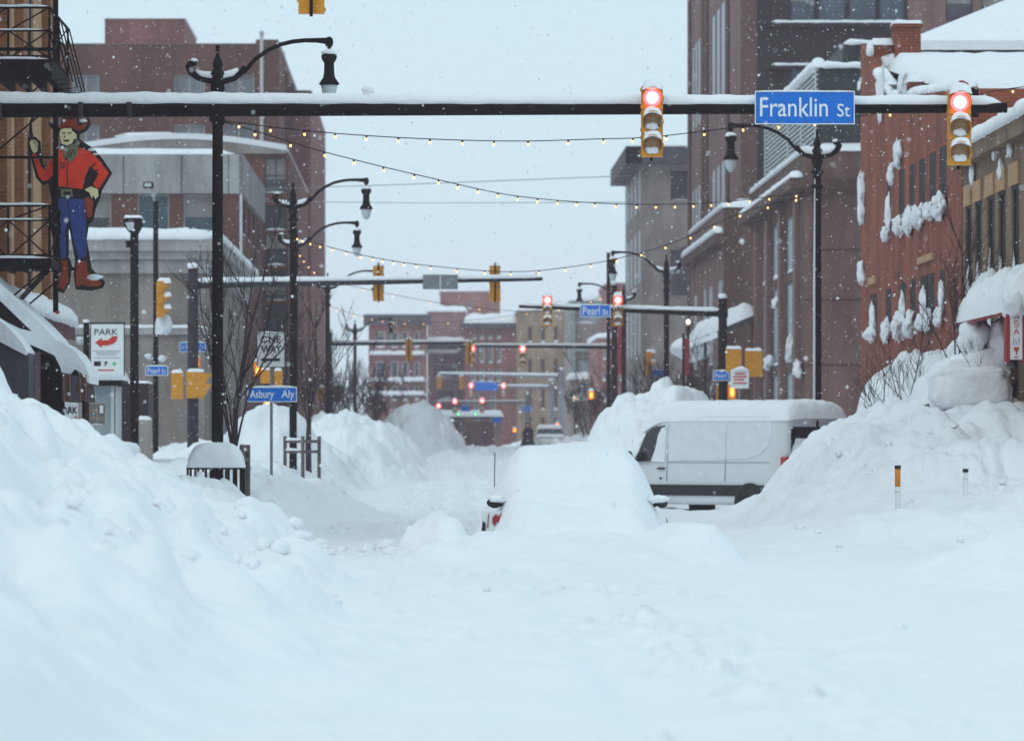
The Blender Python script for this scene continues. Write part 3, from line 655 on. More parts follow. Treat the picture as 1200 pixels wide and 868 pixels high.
# sloping canopy between
c = thing('sloping_canopy', 'long sloping street canopy thickly covered with snow under the set-back front', 'canopy', (X, 190, 0))
Yk, Yl = SY(889, X), SY(846, X)-1
m = MB(); m.add([(X,Yk,CZ+158/F*Yk),(X-1.5,Yk,CZ+138/F*Yk),(X-1.5,Yl,CZ+138/F*Yk),(X,Yl,CZ+158/F*Yk),(X,Yk,CZ+152/F*Yk-.1),(X-1.5,Yk,CZ+134/F*Yk-.1),(X-1.5,Yl,CZ+134/F*Yk-.1),(X,Yl,CZ+152/F*Yk-.1)],
    [(0,3,2,1),(4,5,6,7),(0,1,5,4),(1,2,6,5),(2,3,7,6),(3,0,4,7)]); part('canopy_panel', m, 'slate', c)
m = MB(); m.cap(X-1.55, X, Yk, Yl, lambda x, y: CZ+138/F*Yk+(x-X+1.5)/1.5*20/F*Yk, .55, nx=12, ny=30, drop=.25, seed=3); m.lump((X-1.4, Yl-2, CZ+132/F*Yk-.1), (.9, 2.4, .5), 3); part('canopy_snow', m, 'snow', c)
for yy in (Yk+1, (Yk+Yl)/2, Yl-1):
    m = MB(); m.box(X-1.4, X-1.3, yy, yy+.1, 0, CZ+132/F*Yk); part('post', m, 'dark_steel', c)

# tower behind
X = 13.5; Y0, Y1 = SY(868, X), SY(808.5, X); H = 44.0
b = thing('office_tower', 'tall brown office tower with white window groups running off the top of view', 'building', (X, Y0, 0))
holes = []
fl = 4.55
zb = CZ+(525-183)*F**-1*Y0
for k in range(-1, 8):
    z0 = 10.6+k*7.35
    if z0 < 1 or z0+4.3 > H-1: continue
    for pa, pb in ((811.2, 813.2), (814.5, 816.8), (818, 820.6), (834.5, 838), (839.8, 843.4), (845.2, 849.3)):
        holes.append((SY(pb, X)-Y0, SY(pa, X)-Y0, z0, z0+4.3))
facade(b, (X, Y0, 0), (0, 1, 0), (-1, 0, 0), Y1-Y0, H, holes, 'pink_granite', depth=.05, pane='frosted_glass', frame='white_metal', mull=(0, 1), snow=0, name='street_wall', fw=.12)
for pa in (809.2, 825, 829.5, 854):
    y = SY(pa, X); m = MB(); m.box(X-.12, X-.002, y-.8, y+.8, 0, H); part('pier', m, 'brown_granite', b)
xg = PX(887, Y0)
m = MB(); m.box(X+.002, xg, Y0-.003, Y0+.2, 0, H); part('corner_pier', m, 'brown_granite', b)
x1 = 44
holes = []
def fz(py): return hz(Y0, py)
bands = [(-70, -25), (-22, 26)]
glass_cols = [(926, 957), (958, 993), (994, 1029), (1030, 1062)]
for a, c_ in glass_cols:
    holes.append((PX(a, Y0)-xg, PX(c_, Y0)-xg-.05, fz(25), fz(-14), 'blue_glass')); holes.append((PX(a, Y0)-xg, PX(c_, Y0)-xg-.05, fz(-50), min(fz(-95), H-1), 'blue_glass'))
    holes.append((PX(a, Y0)-xg, PX(c_, Y0)-xg-.05, fz(105), fz(78), 'teal_glass')); holes.append((PX(a, Y0)-xg, PX(c_, Y0)-xg-.05, fz(180), fz(150), 'blue_glass'))
facade(b, (xg, Y0, 0), (1, 0, 0), (0, -1, 0), PX(1064, Y0)-xg, H, holes, 'dark_spandrel', depth=.15, snow=.0, name='front_wall')
for z in (fz(27), fz(77), fz(182)):
    m = MB(); m.box(xg+.5, PX(1064, Y0), Y0-.35, Y0-.004, z-.18, z); part('ledge', m, 'dark_spandrel', b)
    m = MB(); m.ridge((xg+.6, Y0-.2, z), (PX(1064, Y0), Y0-.2, z), .18, .1); part('ledge_snow', m, 'snow', b)
xq = PX(1064, Y0)
facade(b, (xq, Y0-.02, 0), (1, 0, 0), (0, -1, 0), x1-xq, H, [(PX(1108, Y0)-xq, PX(1140, Y0)-xq, fz(25), fz(-14), 'slate'), (PX(1150, Y0)-xq, PX(1180, Y0)-xq, fz(25), fz(-14), 'slate')], 'pink_granite', snow=0, name='front_wall')
roof_and_back(b, X, x1, Y0, Y1, H, 'brown_granite', 'l', snow=.3, seed=13)

# grey stone building further along
X = 13.0; Y0, Y1 = SY(752, X), SY(733, X); H = CZ+353/F*Y0
b = thing('grey_stone_building', 'grey stone building with overhanging cornice beyond the tower', 'building', (X, Y0, 0))
facade(b, (X, Y0, 0), (0, 1, 0), (-1, 0, 0), Y1-Y0, H, [(2+6*i, 5+6*i, 3+4.5*j, 6.2+4.5*j) for i in range(4) for j in range(4)], 'grey_stone', pane='frosted_glass', frame='white_metal', name='street_wall', snow=.0, depth=.05)
facade(b, (X, Y0, 0), (1, 0, 0), (0, -1, 0), 24, H, [(PX(786, Y0)-X, PX(808, Y0)-X, hz(Y0, 235), hz(Y0, 200)), (PX(786, Y0)-X, PX(808, Y0)-X, hz(Y0, 330), hz(Y0, 293))], 'grey_stone', pane='slate', frame='slate', name='front_wall', snow=.1, depth=.4)
roof_and_back(b, X, X+24, Y0, Y1, H, 'grey_stone', 'l', snow=.2, seed=14)
m = MB(); m.box(X-1.0, X-.003, Y0-1, Y1, H-1.1, H-.02); m.box(X-1.0, X+24, Y0-1.0, Y0-.003, H-1.08, H-.02); part('cornice', m, 'slate', b)
m = MB(); m.prism([(PX(788, Y0-3), hz(Y0-3, 345)), (PX(786, Y0-3), hz(Y0-3, 318)), (PX(790, Y0-3), hz(Y0-3, 300)), (PX(799, Y0-3), hz(Y0-3, 289)), (PX(812, Y0-3), hz(Y0-3, 286)), (PX(830, Y0-3), hz(Y0-3, 300)), (PX(832, Y0-3), hz(Y0-3, 345))], Y0-3, Y0-1.2); part('arched_canopy', m, 'slate', b)

# red brick building with fire wall and chimneys
X = 11.0; Y0, Y1 = SY(1127, X), SY(1008.5, X); H = 9.1
b = thing('red_brick_building', 'red brick building with snow-choked windows and stepped chimney wall', 'building', (X, Y0, 0))
holes = []; x1 = 27
def fw_(pa, pb, ya, yb, X=X):   # opening seen on the street front: pixels of its far/near edges, top and bottom rows at their middle
    pm = (pa+pb)/2; Ym = SY(pm, X)
    return (SY(pb, X)-Y0, SY(pa, X)-Y0, PZ(yb, Ym), PZ(ya, Ym))
up = [(1054.5, 1059.5), (1066.5, 1071), (1078, 1083.5), (1090, 1096), (1102, 1108.5)]
for i, (a, c_) in enumerate(up):
    pm = (a+c_)/2; holes.append(fw_(a-.7, c_+.9, 525-(525-200)*(pm-505)/(1057-505)-0, 525-(525-262)*(pm-505)/(1057-505)))
holes.append(fw_(1039.5, 1044.5, 213, 272))
lo = [(1020.5, 1027.5), (1038.5, 1044), (1055, 1061), (1067, 1072.5), (1079.5, 1085.5), (1086.5, 1094.5), (1102, 1107)]
for a, c_ in lo:
    pm = (a+c_)/2; holes.append(fw_(a-.4, c_+.6, 525-187*(pm-505)/(1041-505), 525-140*(pm-505)/(1041-505)))
facade(b, (X, Y0, 0), (0, 1, 0), (-1, 0, 0), Y1-Y0, H, holes, 'red_brick', depth=.03, pane='dull_glass', snow=0, frame='dull_glass', name='street_wall', fw=.04)
random.seed(11)
for i, hh_ in enumerate(holes):
    ym = Y0+(hh_[0]+hh_[1])/2; low = i > 5; wv = (hh_[1]-hh_[0])
    m = MB(); sz = random.uniform(.16, .34)
    m.lump((X-.08, ym, hh_[2]-.05), (random.uniform(.08, .19), wv*.5, sz), 20+i, 26, 18, amp=.2, fr=1.5)
    if low and i % 2 == 0 or i == 5: m.lump((X+.0, ym+wv*.1, (hh_[2]+hh_[3])/2-.15), (.08, wv*.35, (hh_[3]-hh_[2])*.42), 40+i, 14, 12, amp=.2)
    part('snow_clump', m, 'snow_plaster', b)
m = MB()
for px_, py_, r in ((1047, 205, .25), (1012, 225, .5), (1012, 250, .3), (1060, 100, .3), (1034, 110, .6), (1055, 180, .35), (1011, 320, .3)):
    yy = SY(px_, X); m.lump((X-.04, yy, PZ(py_, yy)), (.11, random.uniform(.3, .8), r), px_, 14, 10, amp=.2, fr=2)
part('wall_snow', m, 'snow_plaster', b)
for a, c_, t in ((1020, 1028, 332), (1078, 1096, 306)):
    pm = (a+c_)/2; q = fw_(a, c_, t-7, t+1)
    m = MB(); m.box(X-.07, X-.003, Y0+q[0], Y0+q[1], q[2], q[3]); part('lintel', m, 'tan_stone', b)
m = MB(); m.wall((X, Y0, 0), (1, 0, 0), x1-X, H, [], (0, -1, 0), .1); m.add([(x1,Y0,0),(x1,Y1,0),(x1,Y1,H),(x1,Y0,H)], [(0,1,2,3)]); m.add([(X,Y1,0),(x1,Y1,0),(x1,Y1,H+2),(X,Y1,H+2)], [(0,3,2,1)]); part('rear_wall', m, 'red_brick', b)
zr = lambda x, y: H-.3+(y-Y0)/(Y1-Y0)*2.6
m = MB(); m.add([(X+.05,Y0+.05,H-.5),(x1,Y0+.05,H-.5),(x1,Y1-.05,H+2.1),(X+.05,Y1-.05,H+2.1)], [(0,1,2,3)]); part('roof', m, 'slate', b)
m = MB(); m.cap(X+.45, x1, Y0, Y1-.3, zr, .4, nx=40, ny=40, amp=.12, seed=9); part('roof_snow', m, 'snow', b)
m = MB(); m.prism([(Y0, H-.6), (Y1, H-.6), (Y1, H+2.9), (Y1-3.4, H+1.9), (Y1-8, H+.95), (Y0, H+.02)], 0, .35)
m.v = [(X-.003+y, x, z) for x, y, z in m.v]; part('parapet', m, 'red_brick', b)
m = MB()
m.ridge((X+.17, Y0, H+.02), (X+.17, Y1-8, H+.95), .2, .16, seed=2, amp=.4); m.ridge((X+.17, Y1-8, H+.95), (X+.17, Y1-3.4, H+1.9), .2, .16, seed=3, amp=.4); part('parapet_snow', m, 'snow', b)
Yc = 121.0
m = MB(); m.box(PX(1023, Yc), PX(1047, Yc), Yc, Yc+.7, H-1, hz(Yc, 53)); part('fire_wall', m, 'red_brick', b)
ch = MB(); ch.box(PX(1047.5, Yc), PX(1078, Yc), Yc-.25, Yc+.7, H-1, hz(Yc, 33)); ch.box(PX(1045.5, Yc), PX(1080, Yc), Yc-.31, Yc+.76, hz(Yc, 33)+.003, hz(Yc, 29)); part('chimney', ch, 'red_brick', b)
Yd = 110.0
ch = MB(); ch.box(PX(1066, Yd), PX(1078.5, Yd), Yd-.2, Yd+.6, H-1, hz(Yd, 102)); ch.box(PX(1064, Yd), PX(1080.5, Yd), Yd-.27, Yd+.67, hz(Yd, 102)+.003, hz(Yd, 97)); part('chimney', ch, 'red_brick', b)
m = MB(); m.cap(PX(1045.5, Yc), PX(1080, Yc), Yc-.3, Yc+.76, hz(Yc, 29), .1, seed=2); m.cap(PX(1023, Yc), PX(1045, Yc), Yc, Yc+.7, hz(Yc, 53), .18, over=.08); m.cap(PX(1063, Yd), PX(1081, Yd), Yd-.3, Yd+.7, hz(Yd, 97), .16, over=.03)
m.lump((PX(1019, Yc), Yc-.1, hz(Yc, 60)), (.1, .3, .22), 3); m.lump((PX(1042, Yc), Yc-.1, hz(Yc, 82)), (.25, .12, .35), 6, amp=.3); m.lump((PX(1030, Yc), Yc-.1, hz(Yc, 92)), (.14, .12, .3), 9, amp=.3); part('chimney_snow', m, 'snow', b)

# snowy-roofed building behind it
Yb = 127.0
b = thing('hip_roofed_building', 'dark-walled building whose wide hipped roof is white with snow', 'building', (18, Yb, 0))
xa = 12.7; ze = hz(Yb, 66); zr_ = hz(Yb, -55)
m = MB(); m.box(xa+.3, 34, Yb+.2, Yb+14, 0, ze-.02); part('wall', m, 'dark_spandrel', b)
m = MB(); m.box(xa, 34.3, Yb-.1, Yb+14.2, ze-.0, ze+.12); part('eaves', m, 'slate', b)
m = MB(); m.add([(xa,Yb-.1,ze+.13),(34.3,Yb-.1,ze+.13),(34.3,Yb+14,ze+.13),(xa,Yb+14,ze+.13),(xa+5.6,Yb+7,zr_),(29,Yb+7,zr_)], [(0,1,5,4),(1,2,5),(2,3,4,5),(3,0,4),(3,2,1,0)]); part('hip_roof', m, 'slate', b)
m = MB(); m.add([(xa-.1,Yb-.3,ze+.14),(34.4,Yb-.3,ze+.14),(34.4,Yb+14.2,ze+.14),(xa-.1,Yb+14.2,ze+.14),(xa-.1,Yb-.25,ze+.4),(34.4,Yb-.25,ze+.4),(34.4,Yb+14.2,ze+.4),(xa-.1,Yb+14.2,ze+.4),(xa+5.6,Yb+7,zr_+.3),(29,Yb+7,zr_+.3)],
    [(0,1,5,4),(1,2,6,5),(2,3,7,6),(3,0,4,7),(4,5,9,8),(5,6,9),(6,7,8,9),(7,4,8)]); part('roof_snow', m, 'snow', b)

# yellow-brown brick building
X = 11.0; Yn = 78.0; Y1 = SY(1128, X)-.05; H = CZ+387/F*SY(1180, X)*0.93
H = 7.75
b = thing('yellow_brick_building', 'yellow-brown brick building with tall dark windows under stone lintels', 'building', (X, Yn, 0))
holes = []
wc = [(1132, 1138.5), (1143, 1150.5), (1157, 1165.5), (1170, 1178.5), (1185.5, 1194.5), (1206, 1216), (1228, 1240)]
for a, c_ in wc:
    pm = (a+c_)/2; Ym = SY(pm, X); holes.append((SY(c_, X)-Yn, SY(a, X)-Yn, 1.65+2.15, 1.65+4.95))
facade(b, (X, Yn, 0), (0, 1, 0), (-1, 0, 0), Y1-Yn, H, holes, 'yellow_brick', depth=.09, pane='dull_glass', snow=.12, name='street_wall')
for q in holes:
    m = MB(); m.box(X-.05, X-.003, Yn+q[0]-.12, Yn+q[1]+.12, q[3]+.0, q[3]+.42); part('lintel', m, 'tan_stone', b)
    m = MB(); m.box(X-.12, X-.003, Yn+q[0]-.1, Yn+q[1]+.1, q[2]-.18, q[2]-.003); part('sill', m, 'grey_stone', b)
    m = MB(); m.lump((X+.03, Yn+q[1]-.1, q[2]+.7), (.045, .12, .85), q[0], 10, 10, amp=.25); part('wall_snow', m, 'snow_plaster', b)
roof_and_back(b, X, 26, Yn, Y1, H, 'yellow_brick', 'l', snow=.45, seed=17)
m = MB(); m.wall((X, Yn, 0), (1, 0, 0), 15, H, [], (0, -1, 0), .1); part('near_wall', m, 'yellow_brick', b)
m = MB(); m.box(X-.22, X-.003, Yn, Y1, H-.35, H-.02); part('cornice', m, 'yellow_brick', b)
m = MB(); m.ridge((X-.05, Yn, H), (X-.05, Y1, H), .26, .26, amp=.5, seed=21); part('cornice_snow', m, 'snow', b)
m = MB()
for px_, py_, r in ((1142, 205, .28), (1168, 170, .3), (1150, 160, .15), (1190, 150, .2), (1186, 175, .15), (1175, 200, .2)):
    yy = SY(px_, X); m.lump((X-.04, yy, PZ(py_, yy)), (.06, .22, r), px_, 12, 8, amp=.25, fr=2)
part('stuck_snow', m, 'snow_plaster', b)
# projecting shopfront canopies
def canopy_r(name, label, X, out_, ya, yb, z, fascia, h_snow, seed, slope=.5, thick=.25):
    c = thing(name, label, 'canopy', (X-out_/2, (ya+yb)/2, z))
    m = MB(); m.add([(X,ya,z+slope),(X-out_,ya,z),(X-out_,yb,z),(X,yb,z+slope),(X,ya,z+slope-thick),(X-out_,ya,z-thick),(X-out_,yb,z-thick),(X,yb,z+slope-thick)],
        [(0,3,2,1),(4,5,6,7),(0,1,5,4),(1,2,6,5),(2,3,7,6),(3,0,4,7)]); part('canopy_frame', m, fascia, c)
    m = MB(); m.cap(X-out_-.05, X+.0, ya, yb, lambda x, y: z+slope*(x-X+out_)/out_, h_snow, nx=16, ny=44, amp=.5, seed=seed, drop=.12, e=2.2); part('canopy_snow', m, 'snow', c)
    return c
Ya, Yb_ = 84, SY(1127, X)-.6
c = canopy_r('red_fascia_canopy', 'shop canopy with red fascia heaped with snow below the tall windows', X, .85, Ya, 92.3, 4.2, 'dark_red_canvas', .42, 3, slope=.45, thick=.2)
c = canopy_r('low_canopy', 'wide lower canopy buried in a great arc of snow behind the bare tree', X-.0, 1.75, 89.5, 104, 2.45, 'brown_granite', .6, 6, slope=.75, thick=.28)
m = MB(); m.lump((10.35, 91, 3.75), (.3, 1.0, .45), 3, 24, 16, amp=.12); m.lump((10.8, 90.5, 3.6), (.3, 1.2, .5), 5, 24, 16, amp=.12); part('snow_heap', m, 'snow', c)
for yy in (90, 94, 98, 102.5):
    m = MB(); m.box(X-1.8, X-1.68, yy, yy+.12, 0, 2.3); part('post', m, 'dark_steel', c)
m = MB(); m.box(X-.06, X-.004, 80, 104, 0, 2.4); part('shop_front', m, 'dark_spandrel', c)

# vertical sign with snow hat
Y = 83.0
s = thing('vertical_sign', 'narrow upright cream sign with stacked red and grey characters under snow', 'sign', (PX(1190, Y), Y, 3))
m = MB(); m.box(PX(1183.5, Y), PX(1198, Y), Y, Y+.3, PZ(421, Y), PZ(368, Y)); part('panel', m, 'sign_white', s)
m.m = 0
m = MB(); m.box(PX(1179, Y), PX(1183, Y), Y-.02, Y+.33, PZ(425, Y), PZ(363, Y)); m.box(PX(1198.4, Y), PX(1202, Y), Y-.02, Y+.33, PZ(425, Y), PZ(363, Y)); part('frame', m, 'dark_red_canvas', s)
m = MB(); m.box(PX(1184, Y), PX(1240, Y), Y+.1, Y+.2, PZ(372, Y)+.02, PZ(372, Y)+.1); part('arm', m, 'black_metal', s)
m = MB(); m.lump((PX(1189, Y), Y+.15, PZ(356, Y)), (.2, .35, .24), 6, 20, 14, p=2.6); m.lump((PX(1200, Y), Y+.15, PZ(350, Y)), (.2, .3, .28), 8, 20, 14); part('snow_hat', m, 'snow', s)
def strokes(mb, segs, Y, w=.9):
    for x0_, y0_, x1_, y1_ in segs:
        if abs(x1_-x0_) > abs(y1_-y0_): mb.ppx([(x0_, y0_-w/2), (x1_, y1_-w/2), (x1_, y1_+w/2), (x0_, y0_+w/2)], Y-.012, Y-.002, Y)
        else: mb.ppx([(x0_-w/2, y0_), (x1_-w/2, y1_), (x1_+w/2, y1_), (x0_+w/2, y0_)], Y-.012, Y-.002, Y)
m = MB(); strokes(m, [(1188,370,1188,373.4),(1193.4,370,1193.4,373.4),(1188.6,371.8,1193,371.8),(1188.5,376,1193,376),(1188.5,379,1193,379),(1188,376.5,1188,378.5),(1193.4,379.5,1193.4,382),(1188.5,382.5,1193,382.5),
    (1190.8,385,1188,391.5),(1190.9,385,1194,391.5),(1189.3,389.2,1192.5,389.2)], Y, .9); part('red_characters', m, 'ink_red', s)
m = MB(); strokes(m, [(1187.5,396,1187.5,404),(1190,397,1191,404),(1194,396,1194,403)], Y, .8); part('grey_characters', m, 'ink_grey', s)
m = MB(); m.ppx([(1188,407),(1190,406.4),(1191,407.6),(1192,406.4),(1194,407),(1194,409.5),(1191.7,412),(1191.7,415.5),(1190.3,415.5),(1190.3,412),(1188,409.5)], Y-.012, Y-.002, Y); strokes(m, [(1188,418.5,1193.6,418.5)], Y, 1); part('lower_red_characters', m, 'ink_red', s)

# ---- left near side: brown brick building, fire escape, canopies
X = -7.3; Yn, Yf = 62.0, SY(57, X)
H = 13.5
b = thing('pilastered_brick_building', 'tall tan and brown brick building carrying the fire escape', 'building', (X, Yf, 0))
holes = []
wy = [(SY(8, X), SY(13, X)), (SY(29, X), SY(39, X)), (72.5, 75), (66, 68.5)]
for a, c_ in wy:
    for z0, z1 in ((4.4, 7.4), (7.9, 10.6), (11.1, 13.0)): holes.append((a-Yn, c_-Yn, z0, z1))
facade(b, (X, Yn, 0), (0, 1, 0), (1, 0, 0), Yf-Yn, H, holes, 'tan_stone', depth=.1, pane='dark_glass', name='street_wall', snow=.1)
for a in (0, 19.5, 51, -18, -30):
    y = SY(a, X) if a > -20 else 70.5
    m = MB(); m.box(X+.003, X+.16, y-.42, y+.42, 4.05, H); part('pilaster', m, 'orange_brick', b)
m = MB(); m.box(X+.003, X+.12, Yn, Yf, 0, 3.7); part('shop_wall', m, 'purple_front', b)
m = MB(); m.wall((X-14, Yf, 0), (1, 0, 0), 14, H, [], (0, 1, 0), .1); m.wall((X-14, Yn, 0), (1, 0, 0), 14, H, [], (0, -1, 0), .1); part('rear_wall', m, 'orange_brick', b)
m = MB(); m.box(X-14, X-.01, Yn+.01, Yf-.01, H-.2, H); part('roof', m, 'slate', b)
m = MB(); m.cap(X-14, X, Yn, Yf, H, .3, nx=20, ny=24); part('roof_snow', m, 'snow', b)
m = MB(); m.box(X+.17, X+.5, Yn, Yf+.1, 3.72, 4.0); part('shop_cornice', m, 'purple_front', b)
m = MB(); m.ridge((X+.3, Yn, 4.0), (X+.3, Yf+.1, 4.0), .3, .3, seed=6, amp=.5); part('shop_cornice_snow', m, 'snow', b)
# shop sign, grey vertical letters too small to read in the picture: short white bars
m = MB()
for a, zt, zb_ in ((30, 352, 373), (34, 352, 373), (41, 368, 378), (44, 371, 379)):
    y = SY(a, X+.13); m.box(X+.124, X+.15, y-.1, y+.1, PZ(zb_, y), PZ(zt, y))
part('letter_bars', m, 'sign_grey', b)

fe = thing('fire_escape', 'black iron fire escape with two railed landings on the brown building', 'fire escape', (-6.6, 77, 3))
Ya, Yz = 75.2, 79.0
xo = PX(58, Ya)
def rail_panel(mb, z0, z1, zm):
    for x0_, y0_, x1_, y1_ in ((X, Ya, xo, Ya), (xo, Ya, xo, Yz)):
        for z, r in ((z1, .022), (zm, .02), (z0+.04, .02)): mb.tube([(x0_, y0_, z), (x1_, y1_, z)], r, 6)
        n_ = 2
        for k in range(n_+1):
            t = k/n_; mb.tube([(x0_+(x1_-x0_)*t, y0_+(y1_-y0_)*t, z0), (x0_+(x1_-x0_)*t, y0_+(y1_-y0_)*t, z1)], .02, 6)
        for k in range(n_):
            t0, t1 = k/n_, (k+1)/n_; a = (x0_+(x1_-x0_)*t0, y0_+(y1_-y0_)*t0); c_ = (x0_+(x1_-x0_)*t1, y0_+(y1_-y0_)*t1)
            mb.tube([(*a, z0), (*c_, zm)], .013, 5); mb.tube([(*a, zm), (*c_, z0)], .013, 5)
            mb.tube([(*a, zm), (*c_, z1)], .013, 5)
for (pt, pm_, pf, pb_) in ((9, 36, 69, 95), (241, 258, 302, 316)):
    zt, zm, zf_, zb_ = PZ(pt, Ya), PZ(pm_, Ya), PZ(pf, Ya), PZ(pb_, Ya)
    m = MB(); rail_panel(m, zf_, zt, zm); part('railing', m, 'black_metal', fe)
    m = MB(); m.box(X, xo, Ya-.02, Ya+.03, zb_, zf_-.01); m.box(xo-.02, xo+.03, Ya+.031, Yz, zb_+.05, zf_-.01)
    for k in range(26): y = Ya+.1+k*.145; m.box(X, xo-.021, y, y+.05, zf_-.08, zf_-.03)
    for k in range(5): x = X+.15+k*.26; m.box(x, x+.03, Ya+.031, Yz, zb_+.06, zf_-.081)
    part('landing', m, 'black_metal', fe)
    m = MB(); m.ridge((X, Ya, zt+.015), (xo, Ya, zt+.015), .03, .035, amp=.8, seed=1); m.ridge((X, Ya, zm+.01), (xo, Ya, zm+.01), .02, .02, amp=.8, seed=3); m.ridge((X, Ya, zf_), (xo, Ya, zf_), .05, .03, amp=.8, seed=2); part('rail_snow', m, 'snow', fe)
    for yy in (Ya+.2, Yz-.2):
        m = MB(); m.tube([(X, yy, zb_-1.0), (xo-.1, yy, zb_)], .016, 6); part('brace', m, 'black_metal', fe)
for k in range(4):
    m = MB(); m.tube([(X-.0, Ya+.5+k*.25, 3.2+k*.0), (xo-.1+.0, Ya+.5+k*.25, PZ(316, Ya)+.02)], .011, 6); part('lower_strut', m, 'black_metal', fe)
m = MB()
for k in range(5):
    t = k/4; m.tube([(xo+.02, Ya+t*(Yz-Ya), PZ(95, Ya)), (xo+.3, Ya+t*(Yz-Ya), PZ(92, Ya)), (xo+.02, Ya+t*(Yz-Ya), PZ(9, Ya))], .012, 5)
part('guard_hoop', m, 'black_metal', fe)

Yq = 77.5
cw = thing('cowboy_sign', 'flat painted cowboy cutout in red shirt and blue jeans on a black pole', 'sign', (PX(85, Yq), Yq, PZ(240, Yq)))
def lay(name, pts, matn, d0, th=.012): part(name, MB().ppx(pts, Yq-d0-th, Yq-d0, Yq), matn, cw)
body = [(60,196),(66,176),(73,171),(74,165),(70,158),(60,148),(58,144),(64,145),(72,150),(74,140),(78,138),(84,140),(91,137),(93,147),(99,143),(104,139),(105,146),(100,153),(92,157),(92,164),(97,168),(108,175),(118,186),(130,203),(118,223),(116,232),(111,243),(108,258),(103,262),(100,280),(106,315),(112,322),(122,331),(120,336),(108,339),(90,338),(88,320),(90,306),(84,272),(78,258),(79,300),(83,312),(80,332),(74,342),(68,340),(66,330),(70,310),(64,280),(60,258),(62,235),(60,222),(58,214),(51,216),(44,208),(40,192),(37,180),(34,172),(36,164),(41,162),(46,167),(47,180),(50,195),(54,199)]
def grow(pts, d):
    n = len(pts); A = sum(pts[i][0]*pts[(i+1) % n][1]-pts[(i+1) % n][0]*pts[i][1] for i in range(n)); sgn = 1 if A > 0 else -1; o_ = []
    for i in range(n):
        a, b_, c_ = Vector(pts[i-1]), Vector(pts[i]), Vector(pts[(i+1) % n]); u1 = (b_-a).normalized(); u2 = (c_-b_).normalized()
        n1 = Vector((u1.y, -u1.x))*sgn; n2 = Vector((u2.y, -u2.x))*sgn; nn = (n1+n2); nn = nn.normalized() if nn.length > .3 else n1
        o_.append(tuple(b_+nn*d))
    return o_
lay('outline_panel', grow(body, 1.7), 'ink_black', 0, .05)
lay('shirt_body', [(61,185),(68,176),(72,174),(76,186),(82,192),(89,184),(93,173),(104,177),(110,183),(105,196),(100,208),(97,222),(80,220),(70,219),(64,218),(62,205)], 'paint_shirt', .051)
lay('raised_sleeve', [(38,181),(42,180),(46,187),(49,196),(54,200),(58,190),(60,187),(62,200),(62,206),(57,211),(51,213),(46,208),(43,198)], 'paint_shirt', .051)
lay('bent_sleeve', [(105,179),(112,183),(128,203),(116,222),(109,217),(116,204),(106,195)], 'paint_shirt', .064)
lay('raised_hand', [(35,167),(38,164),(43,165),(45,169),(44,178),(40,180),(37,175)], 'paint_skin', .052)
for k in range(4): lay('finger_line', [(38+k*1.1,165.5+k*1.6),(44,165.9+k*1.7),(44,166.3+k*1.7),(38+k*1.1,166.0+k*1.6)], 'ink_black', .066, .004)
lay('rope', [(36,163),(34,152),(35,142),(38,137),(41,137),(38,145),(38,153),(40,162)], 'ink_black', .02, .04)
lay('hat_brim', [(58,145),(66,147),(72,152),(82,151),(92,154),(100,151),(104,142),(102,141),(96,147),(90,148),(74,149),(64,145)], 'paint_hat', .052)
lay('hat_crown', [(73,148),(74,141),(79,139),(84,141),(90,139),(92,148)], 'paint_hat', .058)
lay('face', [(71,153),(75,151),(85,151),(88,155),(90,157),(90,163),(87,163),(85,168),(79,171),(73,169),(71,162),(70,158)], 'paint_skin', .053)
lay('hair', [(84,151),(90,152),(92,156),(90,158),(87,155),(85,154)], 'ink_black', .066, .004)
for a in (73, 80): lay('eye', [(a,156),(a+4,155.4),(a+4,156.8),(a,157.2)], 'ink_black', .066, .004)
lay('nose', [(76,158),(77,162),(75,162)], 'paint_hat', .066, .004)
lay('mouth', [(74,164.6),(82,164.0),(81,166),(76,166.4)], 'ink_black', .066, .004)
lay('neckerchief', [(72,174),(78,172),(88,169),(95,166),(92,172),(91,182),(82,191),(76,184)], 'paint_olive', .064)
for k in range(3): lay('fold_line', [(78+k*4,187-k*2),(82+k*3,176),(83+k*3,176),(79.4+k*4,187-k*2)], 'ink_black', .077, .004)
for l_ in ([(79,192),(79.8,192),(80,220),(79,220)], [(72,190),(77,191),(76,198),(72,198)], [(107,196),(112,191),(113,192),(108,198)], [(111,200),(116,199),(115,201),(111,202)], [(53,189),(54,189),(55,200),(54,200)]):
    lay('shirt_line', l_, 'ink_black' if l_[0][0] != 72 else 'paint_hat', .078, .004)
lay('belt', [(64,219),(72,221),(97,223),(99,232),(84,233),(64,231)], 'ink_black', .066)
lay('buckle', [(72,222),(85,222),(86,231),(72,231)], 'paint_olive', .079)
lay('buckle_centre', [(75,225),(83,225),(83,229),(75,229)], 'ink_black', .092, .005)
lay('resting_hand', [(100,222),(107,219),(115,222),(116,230),(112,234),(110,229),(108,233),(105,226),(101,224)], 'paint_skin', .078)
lay('near_trouser_leg', [(80,233),(98,233),(101,250),(102,300),(93,304),(86,280),(82,256)], 'paint_jeans', .053)
lay('far_trouser_leg', [(68,232),(79,233),(81,256),(77,270),(78,303),(70,303),(67,270)], 'paint_jeans', .053)
lay('holster', [(99,233),(104,231),(110,236),(108,254),(103,256),(100,246)], 'paint_boot', .066)
lay('near_boot', [(91,306),(102,306),(103,318),(110,324),(120,332),(116,336),(103,336),(98,333),(90,336),(89,320)], 'paint_boot', .053)
lay('far_boot', [(71,305),(79,305),(80,316),(81,330),(75,340),(69,337),(69,325),(72,316)], 'paint_boot', .053)
